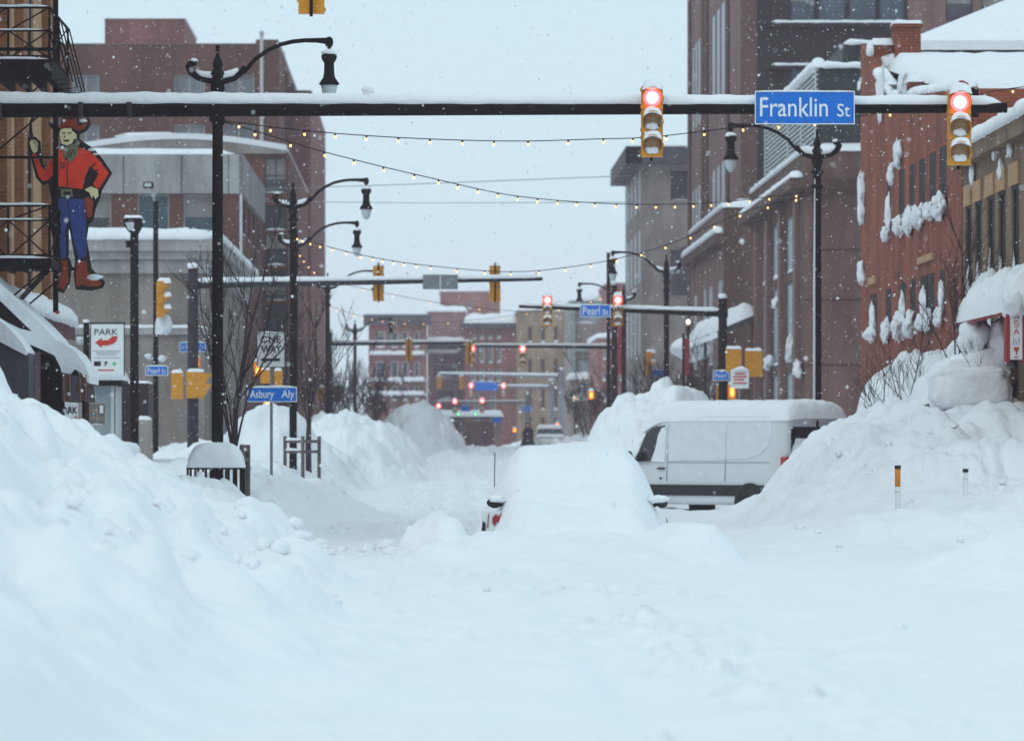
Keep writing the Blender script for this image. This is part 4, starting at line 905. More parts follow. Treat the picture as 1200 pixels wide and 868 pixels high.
lay('sole_line', [(90,336.4),(98,333.6),(104,336.6),(117,336.6),(116,338.4),(90,338.4)], 'ink_black', .066, .004)
m = MB(); m.lump((PX(111, Yq), Yq-.05, PZ(325, Yq)), (.13, .07, .05), 5); part('boot_snow', m, 'snow', cw)
m = MB(); m.box(PX(64.5, Yq), PX(108, Yq), Yq+.01, Yq+.05, PZ(232, Yq), PZ(229, Yq)); m.box(PX(64.5, Yq), PX(96, Yq), Yq+.01, Yq+.05, PZ(317, Yq), PZ(313, Yq)); part('bracket', m, 'black_metal', cw)
for a, b_, w_, d_ in ((98, 142, .07, .03), (66, 172, .05, .02), (108, 176, .07, .03), (112, 181, .05, .02)):
    m = MB(); m.lump((PX(a, Yq), Yq-.04, PZ(b_, Yq)), (w_, .05, d_), a, 12, 8); part('caught_snow', m, 'snow', cw)
sp = thing('sign_pole', 'long black vertical pole carrying the cowboy cutout beside the fire escape', 'pole', (PX(65, 77.2), 77.2, 4))
m = MB(); m.box(PX(62.3, 77.2), PX(68.2, 77.2), 77.16, 77.24, PZ(366, 77.2), PZ(-60, 77.2)); part('shaft', m, 'black_metal', sp)
m = MB(); m.lump((PX(67, 77.1), 77.15, PZ(366, 77.2)), (.04, .04, .03), 2, 8, 6); part('red_tip', m, 'ink_red', sp)
m = MB(); m.box(X, PX(62, 77.2), 77.17, 77.23, PZ(186, 77.2), PZ(183, 77.2)); m.box(X, PX(62, 77.2), 77.17, 77.23, PZ(60, 77.2), PZ(56, 77.2)); part('wall_bracket', m, 'black_metal', sp)

# snowy entrance canopies under the fire escape
Yk = 74.0
c = thing('entrance_canopy', 'steep dark entrance canopy with a thick diagonal ribbon of snow', 'canopy', (PX(20, Yk), Yk, 3))
m = MB(); m.ppx([(-60,296),(64,404),(64,410),(-60,340)], Yk+.6, Yk+3.2, Yk); part('slope_panel', m, 'dark_spandrel', c)
m = MB(); m.ppx([(-60,280),(0,336),(26,360),(45,378),(60,394),(65,405),(62,407),(46,398),(30,383),(0,354),(-60,300)], Yk+.4, Yk+3.3, Yk); part('slope_snow', m, 'snow', c)
m = MB(); m.ppx([(-60,396),(0,396),(38,412),(40,420),(40,520),(-60,520)], Yk-1.0, Yk+.2, Yk); part('side_box', m, 'slate', c)
m = MB(); m.ppx([(-60,340),(0,373),(18,386),(32,402),(39,413),(38,418),(26,412),(0,398),(-60,390)], Yk-1.2, Yk+.3, Yk); part('box_snow', m, 'snow', c)
c = thing('barrel_canopy', 'dark barrel-shaped doorway awning with orange stripes and overhanging snow', 'awning', (PX(75, Yk), Yk, 2))
m = MB(); m.ppx([(30,398),(50,398),(70,408),(86,424),(98,448),(100,470),(70,470),(68,440),(60,420),(45,412),(30,410)], Yk+.35, Yk+2.2, Yk); part('hood', m, 'ink_black', c)
m = MB(); m.ppx([(40,412),(58,418),(66,436),(69,500),(40,500)], Yk+1.2, Yk+1.3, Yk); part('arch_shade_sheet', m, 'ink_black', c)  # flat black sheet painted as the shade inside the arch
m = MB(); m.ppx([(0,374),(20,384),(45,390),(62,397),(75,403),(88,413),(98,427),(103,440),(103,449),(98,446),(94,437),(86,432),(82,437),(76,440),(72,444),(69,430),(62,416),(45,408),(30,402),(0,386)], Yk+.31, Yk+2.4, Yk); part('hood_snow', m, 'snow', c)
m = MB(); m.ppx([(71,436),(98,442),(102,450),(102,470),(71,470)], Yk+.24, Yk+.30, Yk); part('valance', m, 'slate', c)
for a in (73, 80, 92, 99):
    m = MB(); m.ppx([(a,438),(a+1,438),(a+1.4,470),(a+.2,470)], Yk+.215, Yk+.235, Yk); part('stripe', m, 'orange_stripe', c)
m = MB(); m.box(PX(94, Yk), PX(97, Yk), Yk+.4, Yk+.5, .5, PZ(470, Yk)); m.box(PX(70, Yk), PX(73, Yk), Yk+.4, Yk+.5, .5, PZ(470, Yk)); part('post', m, 'black_metal', c)

# ------------------------------------------------------------------ signals, signs, poles
def traffic_signal(lit='red_light'):
    t = thing('traffic_signal', 'x', 'traffic light')
    m = MB()
    for k in (-1, 0, 1): m.box(-.155, .155, -.09, .09, k*.345-.168, k*.345+.168)
    m.box(-.05, .05, .09, .13, -.5, .5); part('housing', m, 'signal_yellow', t)
    m = MB()
    for k in (-1, 0, 1): m.box(-.17, -.156, -.05, .05, k*.345-.14, k*.345-.1); m.box(-.17, -.156, -.05, .05, k*.345+.1, k*.345+.14); m.box(.156, .172, -.03, .03, k*.345-.03, k*.345+.03)
    part('hinge', m, 'signal_yellow', t)
    for k, nm in ((1, lit), (0, 'lens_dark'), (-1, 'lens_dark')):
        z = k*.345
        m = MB(); pr = []
        vs = [(math.cos(a)*.128, -.095, z+math.sin(a)*.128) for a in [2*math.pi*j/20 for j in range(20)]]
        vs.append((0, -.125, z))
        if k == 1 and lit:
            c2 = [(p_[0]*.68, p_[1]-.012, z+(p_[2]-z)*.68) for p_ in vs[:20]]; vs = vs[:20]+c2+[vs[20]]
            m.add(vs, [((j+1) % 20, j, 20+j, 20+(j+1) % 20) for j in range(20)], True)
            m.m = 1; m.add(vs[20:], [((j+1) % 20, j, 20) for j in range(20)], True); part('lens', m, ['red_rim', nm], t)
        else:
            m.add(vs, [((j+1) % 20, j, 20) for j in range(20)], True); part('lens', m, nm if nm else 'lens_dark', t)
        # visor: three quarter tunnel
        m = MB(); n_ = 17; vs = []
        for j in range(n_):
            a = math.radians(-38+256*j/(n_-1)); up_ = (math.sin(a)+.62)/1.62
            for r, y in ((.138, -.091), (.138, -.14-.17*up_), (.148, -.14-.17*up_), (.148, -.091)): vs.append((math.cos(a)*r, y, z+math.sin(a)*r))
        m.add(vs, [(j*4+q, (j+1)*4+q, (j+1)*4+(q+1) % 4, j*4+(q+1) % 4) for j in range(n_-1) for q in range(4)], True)
        v = part('visor', m, 'signal_yellow', t)
        m = MB()
        if k == 1: m.cap(-.15, .15, -.3, .09, lambda x, y: z+.142-.35*x*x*3+.02, .1, nx=12, ny=12, seed=k, drop=.03, amp=.3)
        else: m.cap(-.135, .135, -.3, -.06, lambda x, y: z+.15-x*x*3.2, .055, nx=12, ny=9, seed=k, drop=.02, amp=.3)
        part('visor_snow', m, 'snow', v)
        if k < 1:
            m = MB(); m.lump((0, -.11, z-.075), (.1, .03, .05), k+3, 14, 9, amp=.2); part('lens_snow', m, 'snow_plaster', v)
    m = MB(); m.cap(-.15, .15, -.09, .1, .513, .06, nx=10, ny=8, drop=.01); part('top_snow', m, 'snow', t)
    m = MB(); m.box(-.02, .02, .13, .17, -.56, .6); m.box(-.03, .03, .1, .2, -.1, -.06); m.box(-.03, .03, .1, .2, .06, .1); part('bracket', m, 'black_metal', t)
    return t
sig = traffic_signal()
G1 = 'traffic lights over the street'
place(sig, (PX(764, 69.75), 69.75, PZ(143, 69.75)))
sig['label'] = 'red traffic light left of the Franklin St sign on the nearest mast arm'; sig['group'] = G1
sig_off = traffic_signal(None); sig_off['label'] = 'yellow traffic light side-on, its hoods pointing toward the street'; sig_off['group'] = G1
place(sig_off, (PX(188.5, 137), 137, PZ(350.5, 137)), math.pi/2)
def sg(px, py, Y, label, rz=0, sc=1.0, off=False): return dup(sig_off if off else sig, (PX(px, Y), Y, PZ(py, Y)), rz, label, G1, sc)
sg(1124, 150, 69.75, 'red traffic light near the tip of the nearest arm, against the snowy roof', sc=1.06)
sg(641.5, 364, 154.7, 'red traffic light at the tip of the arm carrying the Pearl St sign', sc=.98)
sg(724, 364, 154.7, 'red traffic light close beside the blue Pearl St arm sign', sc=.98)
sg(443.5, 332, 135.3, 'yellow traffic light seen from behind, before the dangling lamp globe', math.pi, .98, True)
sg(580, 332, 135.3, 'yellow traffic light seen from behind near the end of its snowy arm', math.pi, .98, True)
sg(612.5, 417, 224, 'red traffic light glowing in front of the cream building', sc=.95)
sg(553, 417, 224, 'red traffic light half hidden by a yellow one seen from behind')
sg(479, 410, 223, 'faraway yellow traffic light from behind, in front of the far brick windows', math.pi, 1, True)
sg(550, 413, 222.6, 'yellow traffic light from behind masking a red one', math.pi, 1, True)
sg(552, 457, 372, 'faraway red traffic light touching one end of a long blue sign')
sg(590, 457, 372, 'faraway red traffic light on the end of the blue sign nearer the pole')
sg(533, 476, 455-150, 'small red traffic light above a green one at the station canopy', sc=.9)
sg(565, 475, 305, 'small red traffic light lowest beside the small blue sign', sc=.9)
sg(514, 481, 310, 'small red traffic light furthest from the cream building', sc=.9)
sg(760, 426, 205, 'yellow traffic light side-on before the grey stone building', math.pi/2*1.1, 1.0, True)
sg(514.5, 448, 371, 'tiny yellow traffic light from behind over the far slate block', math.pi, 1, True)
sg(541, 448, 371, 'tiny yellow traffic light from behind beside the long blue sign', math.pi, 1, True)
t_ = sg(365, -34, 60, 'yellow traffic light of which only the bottom edge shows at the top', math.pi, 1.05, True)

def mast(name, label, Y, xp, zarm, xt, rp, ra0, ra1, zt=None, ptop=None, snow=.1, base=0, strap=None, mtl='black_metal', zp=None):
    t = thing(name, label, 'traffic mast', (xp, Y, base), 'traffic masts along the street')
    zt = zt or zarm
    m = MB(); m.tube([(xp, Y+.02, base-.2), (xp, Y+.02, (ptop or zarm+.5))], [rp*1.15, rp], 14); part('pole', m, mtl, t)
    m = MB(); m.tube([(xp, Y+.02, (ptop or zarm+.5)), (xp, Y+.02, (ptop or zarm+.5)+.06)], [rp*1.1, rp*.8], 14); part('pole_cap', m, mtl, t)
    m = MB(); m.tube([(xp, Y, zarm), (xt, Y, zt)], [ra0, ra1], 14); part('arm', m, mtl, t)
    m = MB(); m.tube([(xp-(rp+.02), Y, zarm), (xp+(rp+.02), Y, zarm)], ra0*1.25, 14); part('collar', m, mtl, t)
    m = MB(); m.ridge((xp, Y, zarm+ra0*.72), (xt-(xt-xp)*.004, Y, zt+ra1*.72), ra0*.82, snow, ra1*.85, snow*.8, seed=Y, sag=.3, amp=.22); part('arm_snow', m, 'snow', t)
    m = MB(); m.lump((xp, Y, (ptop or zarm+.5)+.1), (rp, rp, .1), 2, 12, 8); part('cap_snow', m, 'snow', t)
    return t
Y = 70.0
t = mast('traffic_mast', 'nearest long black arm crossing the whole view, signs and lights on it', Y, PX(-230, Y), PZ(128, Y), PX(1180, Y), .2, .14, .075, zt=PZ(126.5, Y), snow=.16)
m = MB(); m.lathe([(.07, 0), (.07, .1), (.03, .13)], (PX(431, Y), Y, PZ(118, Y)+.02)); m.lump((PX(431, Y), Y, PZ(106, Y)), (.09, .09, .06), 3); part('strap_cap', m, 'snow', t)
m = MB(); m.lathe([(.03, 0), (.05, .12), (.1, .2), (.1, .26), (.03, .3)], (PX(1128, Y), Y+.1, PZ(118, Y)), 10); part('red_lit_finial', m, 'dark_red_canvas', t)  # finial above the signal; its red glow is put into the colour
for a in (0, 95, 152):
    m = MB(); m.tube([(PX(a-3, Y), Y, PZ(127.5, Y)), (PX(a+3, Y), Y, PZ(127.5, Y))], .138, 14); part('band', m, 'dark_steel', t)
mast('traffic_mast', 'snow-topped arm with two lights seen from behind and a dark sign', 135.0, PX(226, 135), PZ(334, 135), PX(636, 135), .15, .11, .05, zt=PZ(327, 135), ptop=PZ(316, 135), snow=.13, mtl='dark_steel')
mast('traffic_mast', 'arm with the Pearl St sign reaching from a dark pole behind the van', 155.0, PX(847, 155), PZ(367.5, 155), PX(608, 155), .14, .11, .05, zt=PZ(359, 155), ptop=PZ(351, 155), snow=.12)
mast('traffic_mast', 'slender arm crossing before the cream building from a pole by the red banner', 224.5, PX(720, 224.5), PZ(406.5, 224.5), PX(540, 224.5), .14, .1, .05, zt=PZ(405, 224.5), ptop=PZ(335, 224.5), snow=.1)
mast('traffic_mast', 'pale snowy arm crossing before the far red brick windows', 223.5, PX(386, 223.5), PZ(403, 223.5), PX(556, 223.5), .14, .1, .06, zt=PZ(401, 223.5), snow=.1, mtl='dark_steel')
mast('traffic_mast', 'faraway snowy arm highest before the cream building on a grey pole', 371.5, PX(657, 371.5), PZ(441, 371.5), PX(512, 371.5), .2, .13, .07, zt=PZ(438, 371.5), snow=.15, mtl='grey_steel')
mast('traffic_mast', 'faraway arm with the long blue sign on a grey pole', 372.5, PX(646, 372.5), PZ(454, 372.5), PX(548, 372.5), .2, .13, .07, zt=PZ(452, 372.5), snow=.15, mtl='grey_steel')
mast('traffic_mast', 'lowest faraway arm over the white station canopy', 306, PX(618, 306), PZ(471, 306), PX(508, 306), .12, .1, .06, zt=PZ(471, 306), snow=.08, mtl='grey_steel')
# overhead wire holding the signal cut by the top of the picture
t = thing('span_wire', 'steel span wire above the view holding the topmost traffic light', 'wire', (0, 60.1, 7))
m = MB(); m.tube([(-9, 60.1, 7.9), (0, 60.1, 7.55), (9, 60.1, 7.9)], .012, 6); m.tube([(PX(365, 60), 60.1, 7.6), (PX(365, 60), 60.1, PZ(-20, 60))], .02, 6); part('cable', m, 'black_metal', t)
for s_ in (-1, 1):
    m = MB(); m.tube([(9*s_, 60.1, 0), (9*s_, 60.1, 8.2)], .12, 10); part('pole', m, 'black_metal', t)

def board(name, label, x0, x1, y0, y1, Y, txt=None, tb=None, matn='sign_blue', border=None, th=.02, snow=.03, cat='street sign', tm='sign_white', grp=None, bold=.0):
    """flat sign: pixels of its edges; txt list of (string, x0, x1, y0, y1)"""
    t = thing(name, label, cat, (PX((x0+x1)/2, Y), Y, PZ((y0+y1)/2, Y)), grp)
    m = MB(); m.box(PX(x0, Y), PX(x1, Y), Y-th, Y, PZ(y1, Y), PZ(y0, Y)); part('panel', m, matn, t)
    if border:
        bw = border; m = MB(); X0, X1, Z0, Z1 = PX(x0, Y), PX(x1, Y), PZ(y1, Y), PZ(y0, Y); f0, f1 = Y-th-.006, Y-th-.001
        m.box(X0, X1, f0, f1, Z1-bw, Z1); m.box(X0, X1, f0, f1, Z0, Z0+bw); m.box(X0, X0+bw, f0, f1, Z0+bw, Z1-bw); m.box(X1-bw, X1, f0, f1, Z0+bw, Z1-bw); part('border', m, tm, t)
    for s_, a, b_, c_, d_ in (txt or []):
        m = MB(); text_mb(m, s_, PX(a, Y), PX(b_, Y), PZ(d_, Y), PZ(c_, Y), Y-th-.004, bold=bold); part('lettering', m, tm, t)
    if snow:
        m = MB(); m.ridge((PX(x0, Y), Y-th/2, PZ(y0, Y)), (PX(x1, Y), Y-th/2, PZ(y0, Y)), max(.02, snow*.7), snow, seed=x0, amp=.8); part('top_snow', m, 'snow', t)
    return t
s = board('street_name_sign', 'big blue Franklin St sign mounted on the nearest mast arm', 884.5, 1001.5, 107, 146, 69.8,
      [('Franklin', 890.5, 970, 114.5, 137), ('St', 981, 996, 122, 137)], border=.013, th=.02, snow=.012, bold=.004)
m = MB(); m.box(PX(905, 69.8), PX(909, 69.8), 69.81, 69.9, PZ(140, 70), PZ(112, 70)); m.box(PX(975, 69.8), PX(979, 69.8), 69.81, 69.9, PZ(140, 70), PZ(112, 70)); part('bracket', m, 'black_metal', s)
mat('rust', (.35, .14, .05), rough=.8, vary=.2)
for a in (890, 916, 943, 970, 996):
    for b_ in (109.8, 143.4):
        m = MB(); m.lump((PX(a, 69.8), 69.774, PZ(b_, 69.8)), (.012, .008, .012), 2, 8, 6, amp=0); part('bolt', m, 'rust', s)
board('street_name_sign', 'blue Pearl St sign hanging on the second arm between two red lights', 680, 715.5, 357, 371.5, 154.6, [('Pearl', 683, 703, 359.5, 369), ('St', 706, 713, 362.5, 369)], border=.02, snow=.02, bold=.01)
board('street_name_sign', 'blue Asbury Aly sign on the thin post below the one way sign', 290, 348, 453.5, 471, 100, [('Asbury', 293, 321, 457, 469), ('Aly', 330, 345, 457, 469)], border=.015, snow=.03, bold=.01)
board('street_name_sign', 'small blue sign reading N Pearl St behind the bare twigs', 210.5, 241.5, 401, 412.5, 138, [('N', 213, 216, 404.5, 409), ('Pearl', 218, 231, 403.5, 410), ('St', 233.5, 239, 404.5, 410)], border=.02, snow=.02)
board('street_name_sign', 'small blue Pearl St sign on the thin lamp post by the parking sign', 170.5, 197, 428.5, 440, 137, [('Pearl', 173, 187, 431, 437.5), ('St', 189.5, 194.5, 432, 437.5)], border=.02, snow=.02)
board('street_name_sign', 'small blue sign reading Pearl on the dark pole beyond the van', 835.5, 854.5, 434, 446, 154.5, [('Pearl', 838, 851, 437, 443)], border=.02, snow=.02)
board('street_name_sign', 'long faraway blue sign hanging between two red lights', 556, 583, 447.5, 457.5, 371.9, snow=.05)
board('street_name_sign', 'small faraway blue sign beside the lowest red light', 540, 551, 475, 482, 305.5, snow=.02)
board('street_name_sign', 'small faraway blue sign below the white station roof', 576, 588, 489, 495, 312, snow=.0)
board('street_name_sign', 'small dim blue sign near the grey stone building foot', 764, 778, 433, 441, 200, snow=.02)
board('street_name_sign', 'small faraway blue sign beneath the cream building windows', 612, 623, 475, 482, 370, snow=.02)
s = board('street_name_sign', 'dark sign seen from behind on the arm between two yellow lights', 495.5, 536.5, 322, 339, 134.85, matn='grey_steel', snow=.05)
m = MB(); m.box(PX(515, 134.8), PX(517, 134.8), 134.79, 134.82, PZ(339, 134.8), PZ(322, 134.8)); part('bracket', m, 'pale_frame', s)
s = board('one_way_sign', 'white square ONE WAY sign with arrow pointing to the buildings', 301, 334, 390, 430.5, 100.2, [('ONE', 305.5, 329, 393.5, 402), ('WAY', 306, 330, 404.5, 414)], matn='sign_grey', tm='ink_black', border=.012, snow=.03, cat='traffic sign', bold=.02)
m = MB(); m.ppx([(305,421.5),(312,417),(312,420),(328,420),(328,423),(312,423),(312,426)], 100.17, 100.178, 100.2); part('arrow', m, 'ink_black', s)
t = thing('sign_post', 'thin grey post holding the one way and Asbury Aly signs', 'post', (PX(318, 100.4), 100.4, .5))
m = MB(); m.tube([(PX(318, 100.4), 100.4, 0), (PX(318, 100.4), 100.4, PZ(388, 100.4))], .032, 8); part('shaft', m, 'grey_steel', t)

# PARK sign
Yk = 115.0
s = board('parking_sign', 'tall white PARK sign with red curved arrow on a black post', 107, 145.5, 380, 439, Yk, [('PARK', 111, 138.5, 385.5, 392.5)], matn='sign_white', tm='ink_black', snow=.05, cat='sign', border=None, th=.12, bold=.005)
m = MB(); m.ppx([(111.5,401.5),(120,396),(120,399),(127,398.5),(130.5,396),(131.5,393.7),(138.5,394.3),(137,399.5),(133,403),(127,405),(120,404.8),(120,407.8)], Yk-.127, Yk-.121, Yk); part('arrow', m, 'ink_red', s)
m = MB()
for y_, a, c_ in ((411, 110, 141), (413.3, 112, 139), (415.5, 115, 136), (419, 111, 140)): m.ppx([(a,y_),(c_,y_),(c_,y_+.9),(a,y_+.9)], Yk-.124, Yk-.121, Yk)
part('small_print', m, 'ink_grey', s)
m = MB(); m.ppx([(110.5,423.5),(118.5,423.5),(118.5,429),(110.5,429)], Yk-.124, Yk-.121, Yk); text_mb(m, 'P', PX(123, Yk), PX(126.5, Yk), PZ(429, Yk), PZ(423.5, Yk), Yk-.123, bold=.04); part('card_symbols', m, 'ink_black', s)
m = MB(); m.ppx([(132,426),(134.5,423.5),(137,426),(135,429),(134,429)], Yk-.124, Yk-.121, Yk); part('green_symbol', m, 'ink_green', s)
m = MB(); m.ppx([(115,433),(134,433),(134,434.6),(115,434.6)], Yk-.124, Yk-.121, Yk); part('red_print', m, 'ink_red', s)
m = MB(); m.box(PX(106, Yk), PX(107, Yk), Yk-.13, Yk+.01, PZ(440, Yk), PZ(379, Yk)); m.box(PX(145.5, Yk), PX(146.5, Yk), Yk-.13, Yk+.01, PZ(440, Yk), PZ(379, Yk)); m.box(PX(106, Yk), PX(146.5, Yk), Yk-.13, Yk+.01, PZ(379.4, Yk), PZ(378, Yk)); part('frame', m, 'ink_black', s)
m = MB(); m.box(PX(98, Yk), PX(104.5, Yk), Yk-.08, Yk+.06, 0, PZ(378, Yk)); m.m = 0; part('post', m, 'black_metal', s)
m = MB(); m.lump((PX(101.2, Yk), Yk, PZ(377, Yk)), (.08, .08, .06), 2, 10, 8); part('post_snow', m, 'snow', s)
Yk2 = 99.0
s = board('parking_sign', 'lower PARK sign half buried by the near snow bank', 69, 91.5, 473, 499, Yk2, [('PARK', 70, 91, 476.5, 484.5)], matn='sign_white', tm='ink_black', snow=.04, cat='sign', th=.05, bold=.03)
m = MB(); m.ppx([(70,494),(76,489),(76,491),(84,491),(90,487),(91,491),(85,496),(76,496),(76,498.5)], Yk2-.058, Yk2-.052, Yk2); part('arrow', m, 'ink_red', s)
m = MB(); m.box(PX(79, Yk2), PX(82, Yk2), Yk2+.01, Yk2+.08, 0, PZ(480, Yk2)); part('post', m, 'black_metal', s)
# attendant booth
mat('booth_paint', (.3, .36, .38), rough=.6, vary=.1)
Yb = 116.0
b = thing('parking_booth', 'small pale attendant booth with window and snow-laden flat roof', 'booth', (PX(120, Yb), Yb, 0))
xa, xb = PX(101, Yb), PX(137, Yb); zt = PZ(452, Yb)
facade(b, (xa, Yb, 0), (1, 0, 0), (0, -1, 0), xb-xa, zt, [(PX(104, Yb)-xa, PX(123, Yb)-xa, PZ(498, Yb), PZ(473, Yb), 'curtain_glass', (1, 2))], 'booth_paint', depth=.06, frame='tan_stone', fw=.03, snow=.02)
m = MB(); m.box(xa, xb, Yb+.07, Yb+1.8, 0, zt-.01); part('body', m, 'white_metal', b)
m = MB(); m.box(xa-.2, PX(144, Yb), Yb-.4, Yb+2, zt, PZ(444, Yb)); part('roof', m, 'black_metal', b)
m = MB(); m.cap(xa-.2, PX(144, Yb), Yb-.4, Yb+2, PZ(444, Yb), .24, over=.06, drop=.03, amp=.15); part('roof_snow', m, 'snow', b)
m = MB(); m.box(PX(130, Yb), PX(134, Yb), Yb-.05, Yb-.002, 0, zt); m.box(PX(135.5, Yb), PX(137.5, Yb), Yb-.06, Yb-.003, 0, zt); part('corner_trim', m, 'white_metal', b)
m = MB(); m.box(PX(117, Yb), PX(121, Yb), Yb-.03, Yb-.005, PZ(484, Yb), PZ(475, Yb)); part('notice', m, 'sign_white', b)
# dark parked hut behind and snowy low things
b = thing('dark_shed', 'plain dark shed between booth and floodlight post', 'shed', (PX(158, 125), 125, 0))
m = MB(); m.box(PX(140, 125), PX(174, 125), 125, 127, 0, PZ(449, 125)); part('body', m, 'dark_spandrel', b)
m = MB(); m.cap(PX(140, 125), PX(174, 125), 125, 127, PZ(449, 125), .06); part('roof_snow', m, 'snow', b)
b = thing('utility_box', 'grey utility box with a cap of snow beside the thin lamp post', 'utility box', (PX(169, 122), 122, 0))
m = MB(); m.box(PX(161, 122), PX(177, 122), 122, 122.5, 0, PZ(492, 122)); part('body', m, 'grey_stone', b)
m = MB(); m.cap(PX(161, 122), PX(177, 122), 122, 122.5, PZ(492, 122), .09); part('top_snow', m, 'snow', b)
b = thing('buried_car', 'car wholly buried in snow in the parking lot behind the bank', 'car', (PX(127, 104), 104, .6))
m = MB(); m.lump((PX(127, 104), 104.5, 1.2), (.62, 1.2, .42), 3, 24, 14, p=3, amp=.06); part('body', m, 'car_paint', b)
m = MB(); m.lump((PX(127, 104), 104.5, 1.36), (.7, 1.3, .42), 3, 24, 14, p=3, amp=.06); part('snow_cover', m, 'snow', b)
b = thing('wall_light', 'small round white lamp on the grey rendered wall', 'wall lamp', (PX(94, 159.6), 159.6, 5))
m = MB(); m.lump((PX(94, 159.6), 159.6, PZ(400, 159.6)), (.14, .35, .13), 2, 12, 8, amp=0); part('globe', m, 'globe_white', b)
m = MB(); m.lump((PX(94, 159.5), 159.6, PZ(396.5, 159.6)), (.15, .3, .06), 2, 12, 8); part('top_snow', m, 'snow', b)

# plain posts
def post(name, label, px, ptop, Y, r, cat='lamp post', base=0, mtl='black_metal'):
    t = thing(name, label, cat, (PX(px, Y), Y, base))
    m = MB(); m.tube([(PX(px, Y), Y, base), (PX(px, Y), Y, PZ(ptop, Y))], [r*1.1, r], 10); part('shaft', m, mtl, t)
    return t
Y = 118
t = post('floodlight_post', 'thick dark post with boxy floodlight over the parking lot', 157.5, 262, Y, .105)
m = MB(); m.prism([(PX(145, Y), PZ(262, Y)), (PX(147, Y), PZ(256, Y)), (PX(166, Y), PZ(256, Y)), (PX(168, Y), PZ(262, Y)), (PX(162, Y), PZ(273, Y)), (PX(151, Y), PZ(272, Y))], Y-.3, Y+.35); part('lamp_box', m, 'black_metal', t)
m = MB(); m.prism([(PX(147.5, Y), PZ(261.5, Y)), (PX(158, Y), PZ(261, Y)), (PX(157.5, Y), PZ(271, Y)), (PX(151.5, Y), PZ(270.5, Y))], Y-.32, Y-.301); part('lamp_glass', m, 'globe_white', t)
m = MB(); m.cap(PX(146, Y), PX(167, Y), Y-.3, Y+.35, PZ(256, Y), .07); part('top_snow', m, 'snow', t)
m = MB(); m.box(PX(148, Y), PX(153, Y), Y-.1, Y+.1, PZ(290, Y), PZ(286, Y)); m.lump((PX(151, Y), Y, PZ(284, Y)), (.1, .1, .04), 3, 10, 8); part('side_camera', m, 'black_metal', t)
Y = 137.3
t = post('lamp_post', 'thin leaning lamp post carrying the side-on yellow signal', 182.5, 236, Y, .075)
m = MB(); m.tube([(PX(182, Y), Y, PZ(238, Y)), (PX(178.5, Y), Y, PZ(224, Y))], .04, 8); part('neck', m, 'grey_steel', t)
m = MB(); m.box(PX(168.5, Y), PX(179.5, Y), Y-.3, Y+.3, PZ(220.5, Y), PZ(214, Y)); part('lamp_head', m, 'black_metal', t)
m = MB(); m.box(PX(170, Y), PX(178, Y), Y-.31, Y-.301, PZ(219.5, Y), PZ(215.5, Y)); part('lamp_glass', m, 'globe_white', t)
m = MB(); m.box(PX(182, Y), PX(191, Y), Y-.12, Y+.12, PZ(392, Y), PZ(378, Y)); m.lump((PX(192, Y), Y, PZ(380, Y)), (.22, .2, .28), 4, 14, 10, amp=.2); part('snowy_bracket', m, 'snow_plaster', t)
m = MB(); m.lump((PX(174, Y), Y, PZ(417, Y)), (.12, .2, .06), 3, 12, 8); m.lump((PX(190, Y), Y, PZ(420, Y)), (.12, .2, .1), 5, 12, 8); m.box(PX(172, Y), PX(192, Y), Y-.04, Y+.04, PZ(421, Y), PZ(419, Y)); part('lower_bracket', m, 'snow_plaster', t)
t = post('utility_post', 'plain dark post rising beside the red banner', 713, 296, 176, .07)
def ped(px, py, Y, label, w_=.5, h_=.5, lit=None, rz=0, side=False):
    t = thing('pedestrian_signal', label, 'pedestrian signal', (PX(px, Y), Y, PZ(py, Y)), 'pedestrian signals at the crossings')
    x, z = PX(px, Y), PZ(py, Y)
    m = MB(); m.box(x-w_/2, x+w_/2, Y, Y+.2, z-h_/2, z+h_/2)
    if side: m.prism([(x-w_*.5, z+h_*.5), (x+w_*.9, z+h_*.42), (x+w_*.6, z+h_*.08), (x+w_*.9, z), (x+w_*.55, z-h_*.4), (x-w_*.5, z-h_*.5)], Y-.06, Y-.002)
    part('housing', m, 'signal_yellow', t)
    if lit:
        m = MB(); k = .6; m.lump((x, Y-.03, z), (w_*.28, .05, h_*.32), 3, 12, 8, amp=.15); part('lit_hand', m, lit, t)
    m = MB(); m.cap(x-w_/2, x+w_/2, Y-.02, Y+.2, z+h_/2, .08, drop=.01); part('top_snow', m, 'snow', t)
    m = MB(); m.box(x-.03, x+.03, Y+.21, Y+.3, z-h_*.3, z+h_*.3); part('bracket', m, 'black_metal', t)
    return t
ped(207.5, 452, 134.6, 'yellow pedestrian signal box flat-on beside the dark mast pole', .34, .75)
ped(229, 451, 134.7, 'yellow pedestrian signal box side-on with hood toward the lamp post', .5, .75, side=True)
ped(230.5, 425, 139, 'small glowing orange hand signal among twigs over the yellow boxes', .2, .3, 'orange_light')
ped(301.5, 432, 139, 'orange glowing hand signal half hidden by the one way sign', .2, .45, 'orange_light')
ped(311, 441, 139, 'dark yellow signal box above the Asbury Aly sign', .3, .4)
ped(326, 443, 141, 'slim yellow signal box behind the thin sign post', .25, .45)
ped(313.5, 473, 139, 'orange light just beneath the Asbury Aly sign', .25, .25, 'orange_light')
ped(860, 422, 153, 'yellow signal box with open hood on the pole beyond the van', .5, .75, side=False)
ped(883.5, 426, 154, 'broad yellow signal box seen flat against the granite pilasters', .55, .85)
ped(858, 459, 152, 'bright orange hand signal just above the van roof', .25, .5, 'orange_light')
ped(846, 460, 156, 'dim yellow signal box low beside the pole above the van roof', .35, .5)
ped(603, 504, 300, 'faraway orange signal lamp beside the walking person', .3, .3, 'orange_light')
ped(653, 498, 300, 'faraway orange signal lamp above the parked white car', .3, .3, 'orange_light')
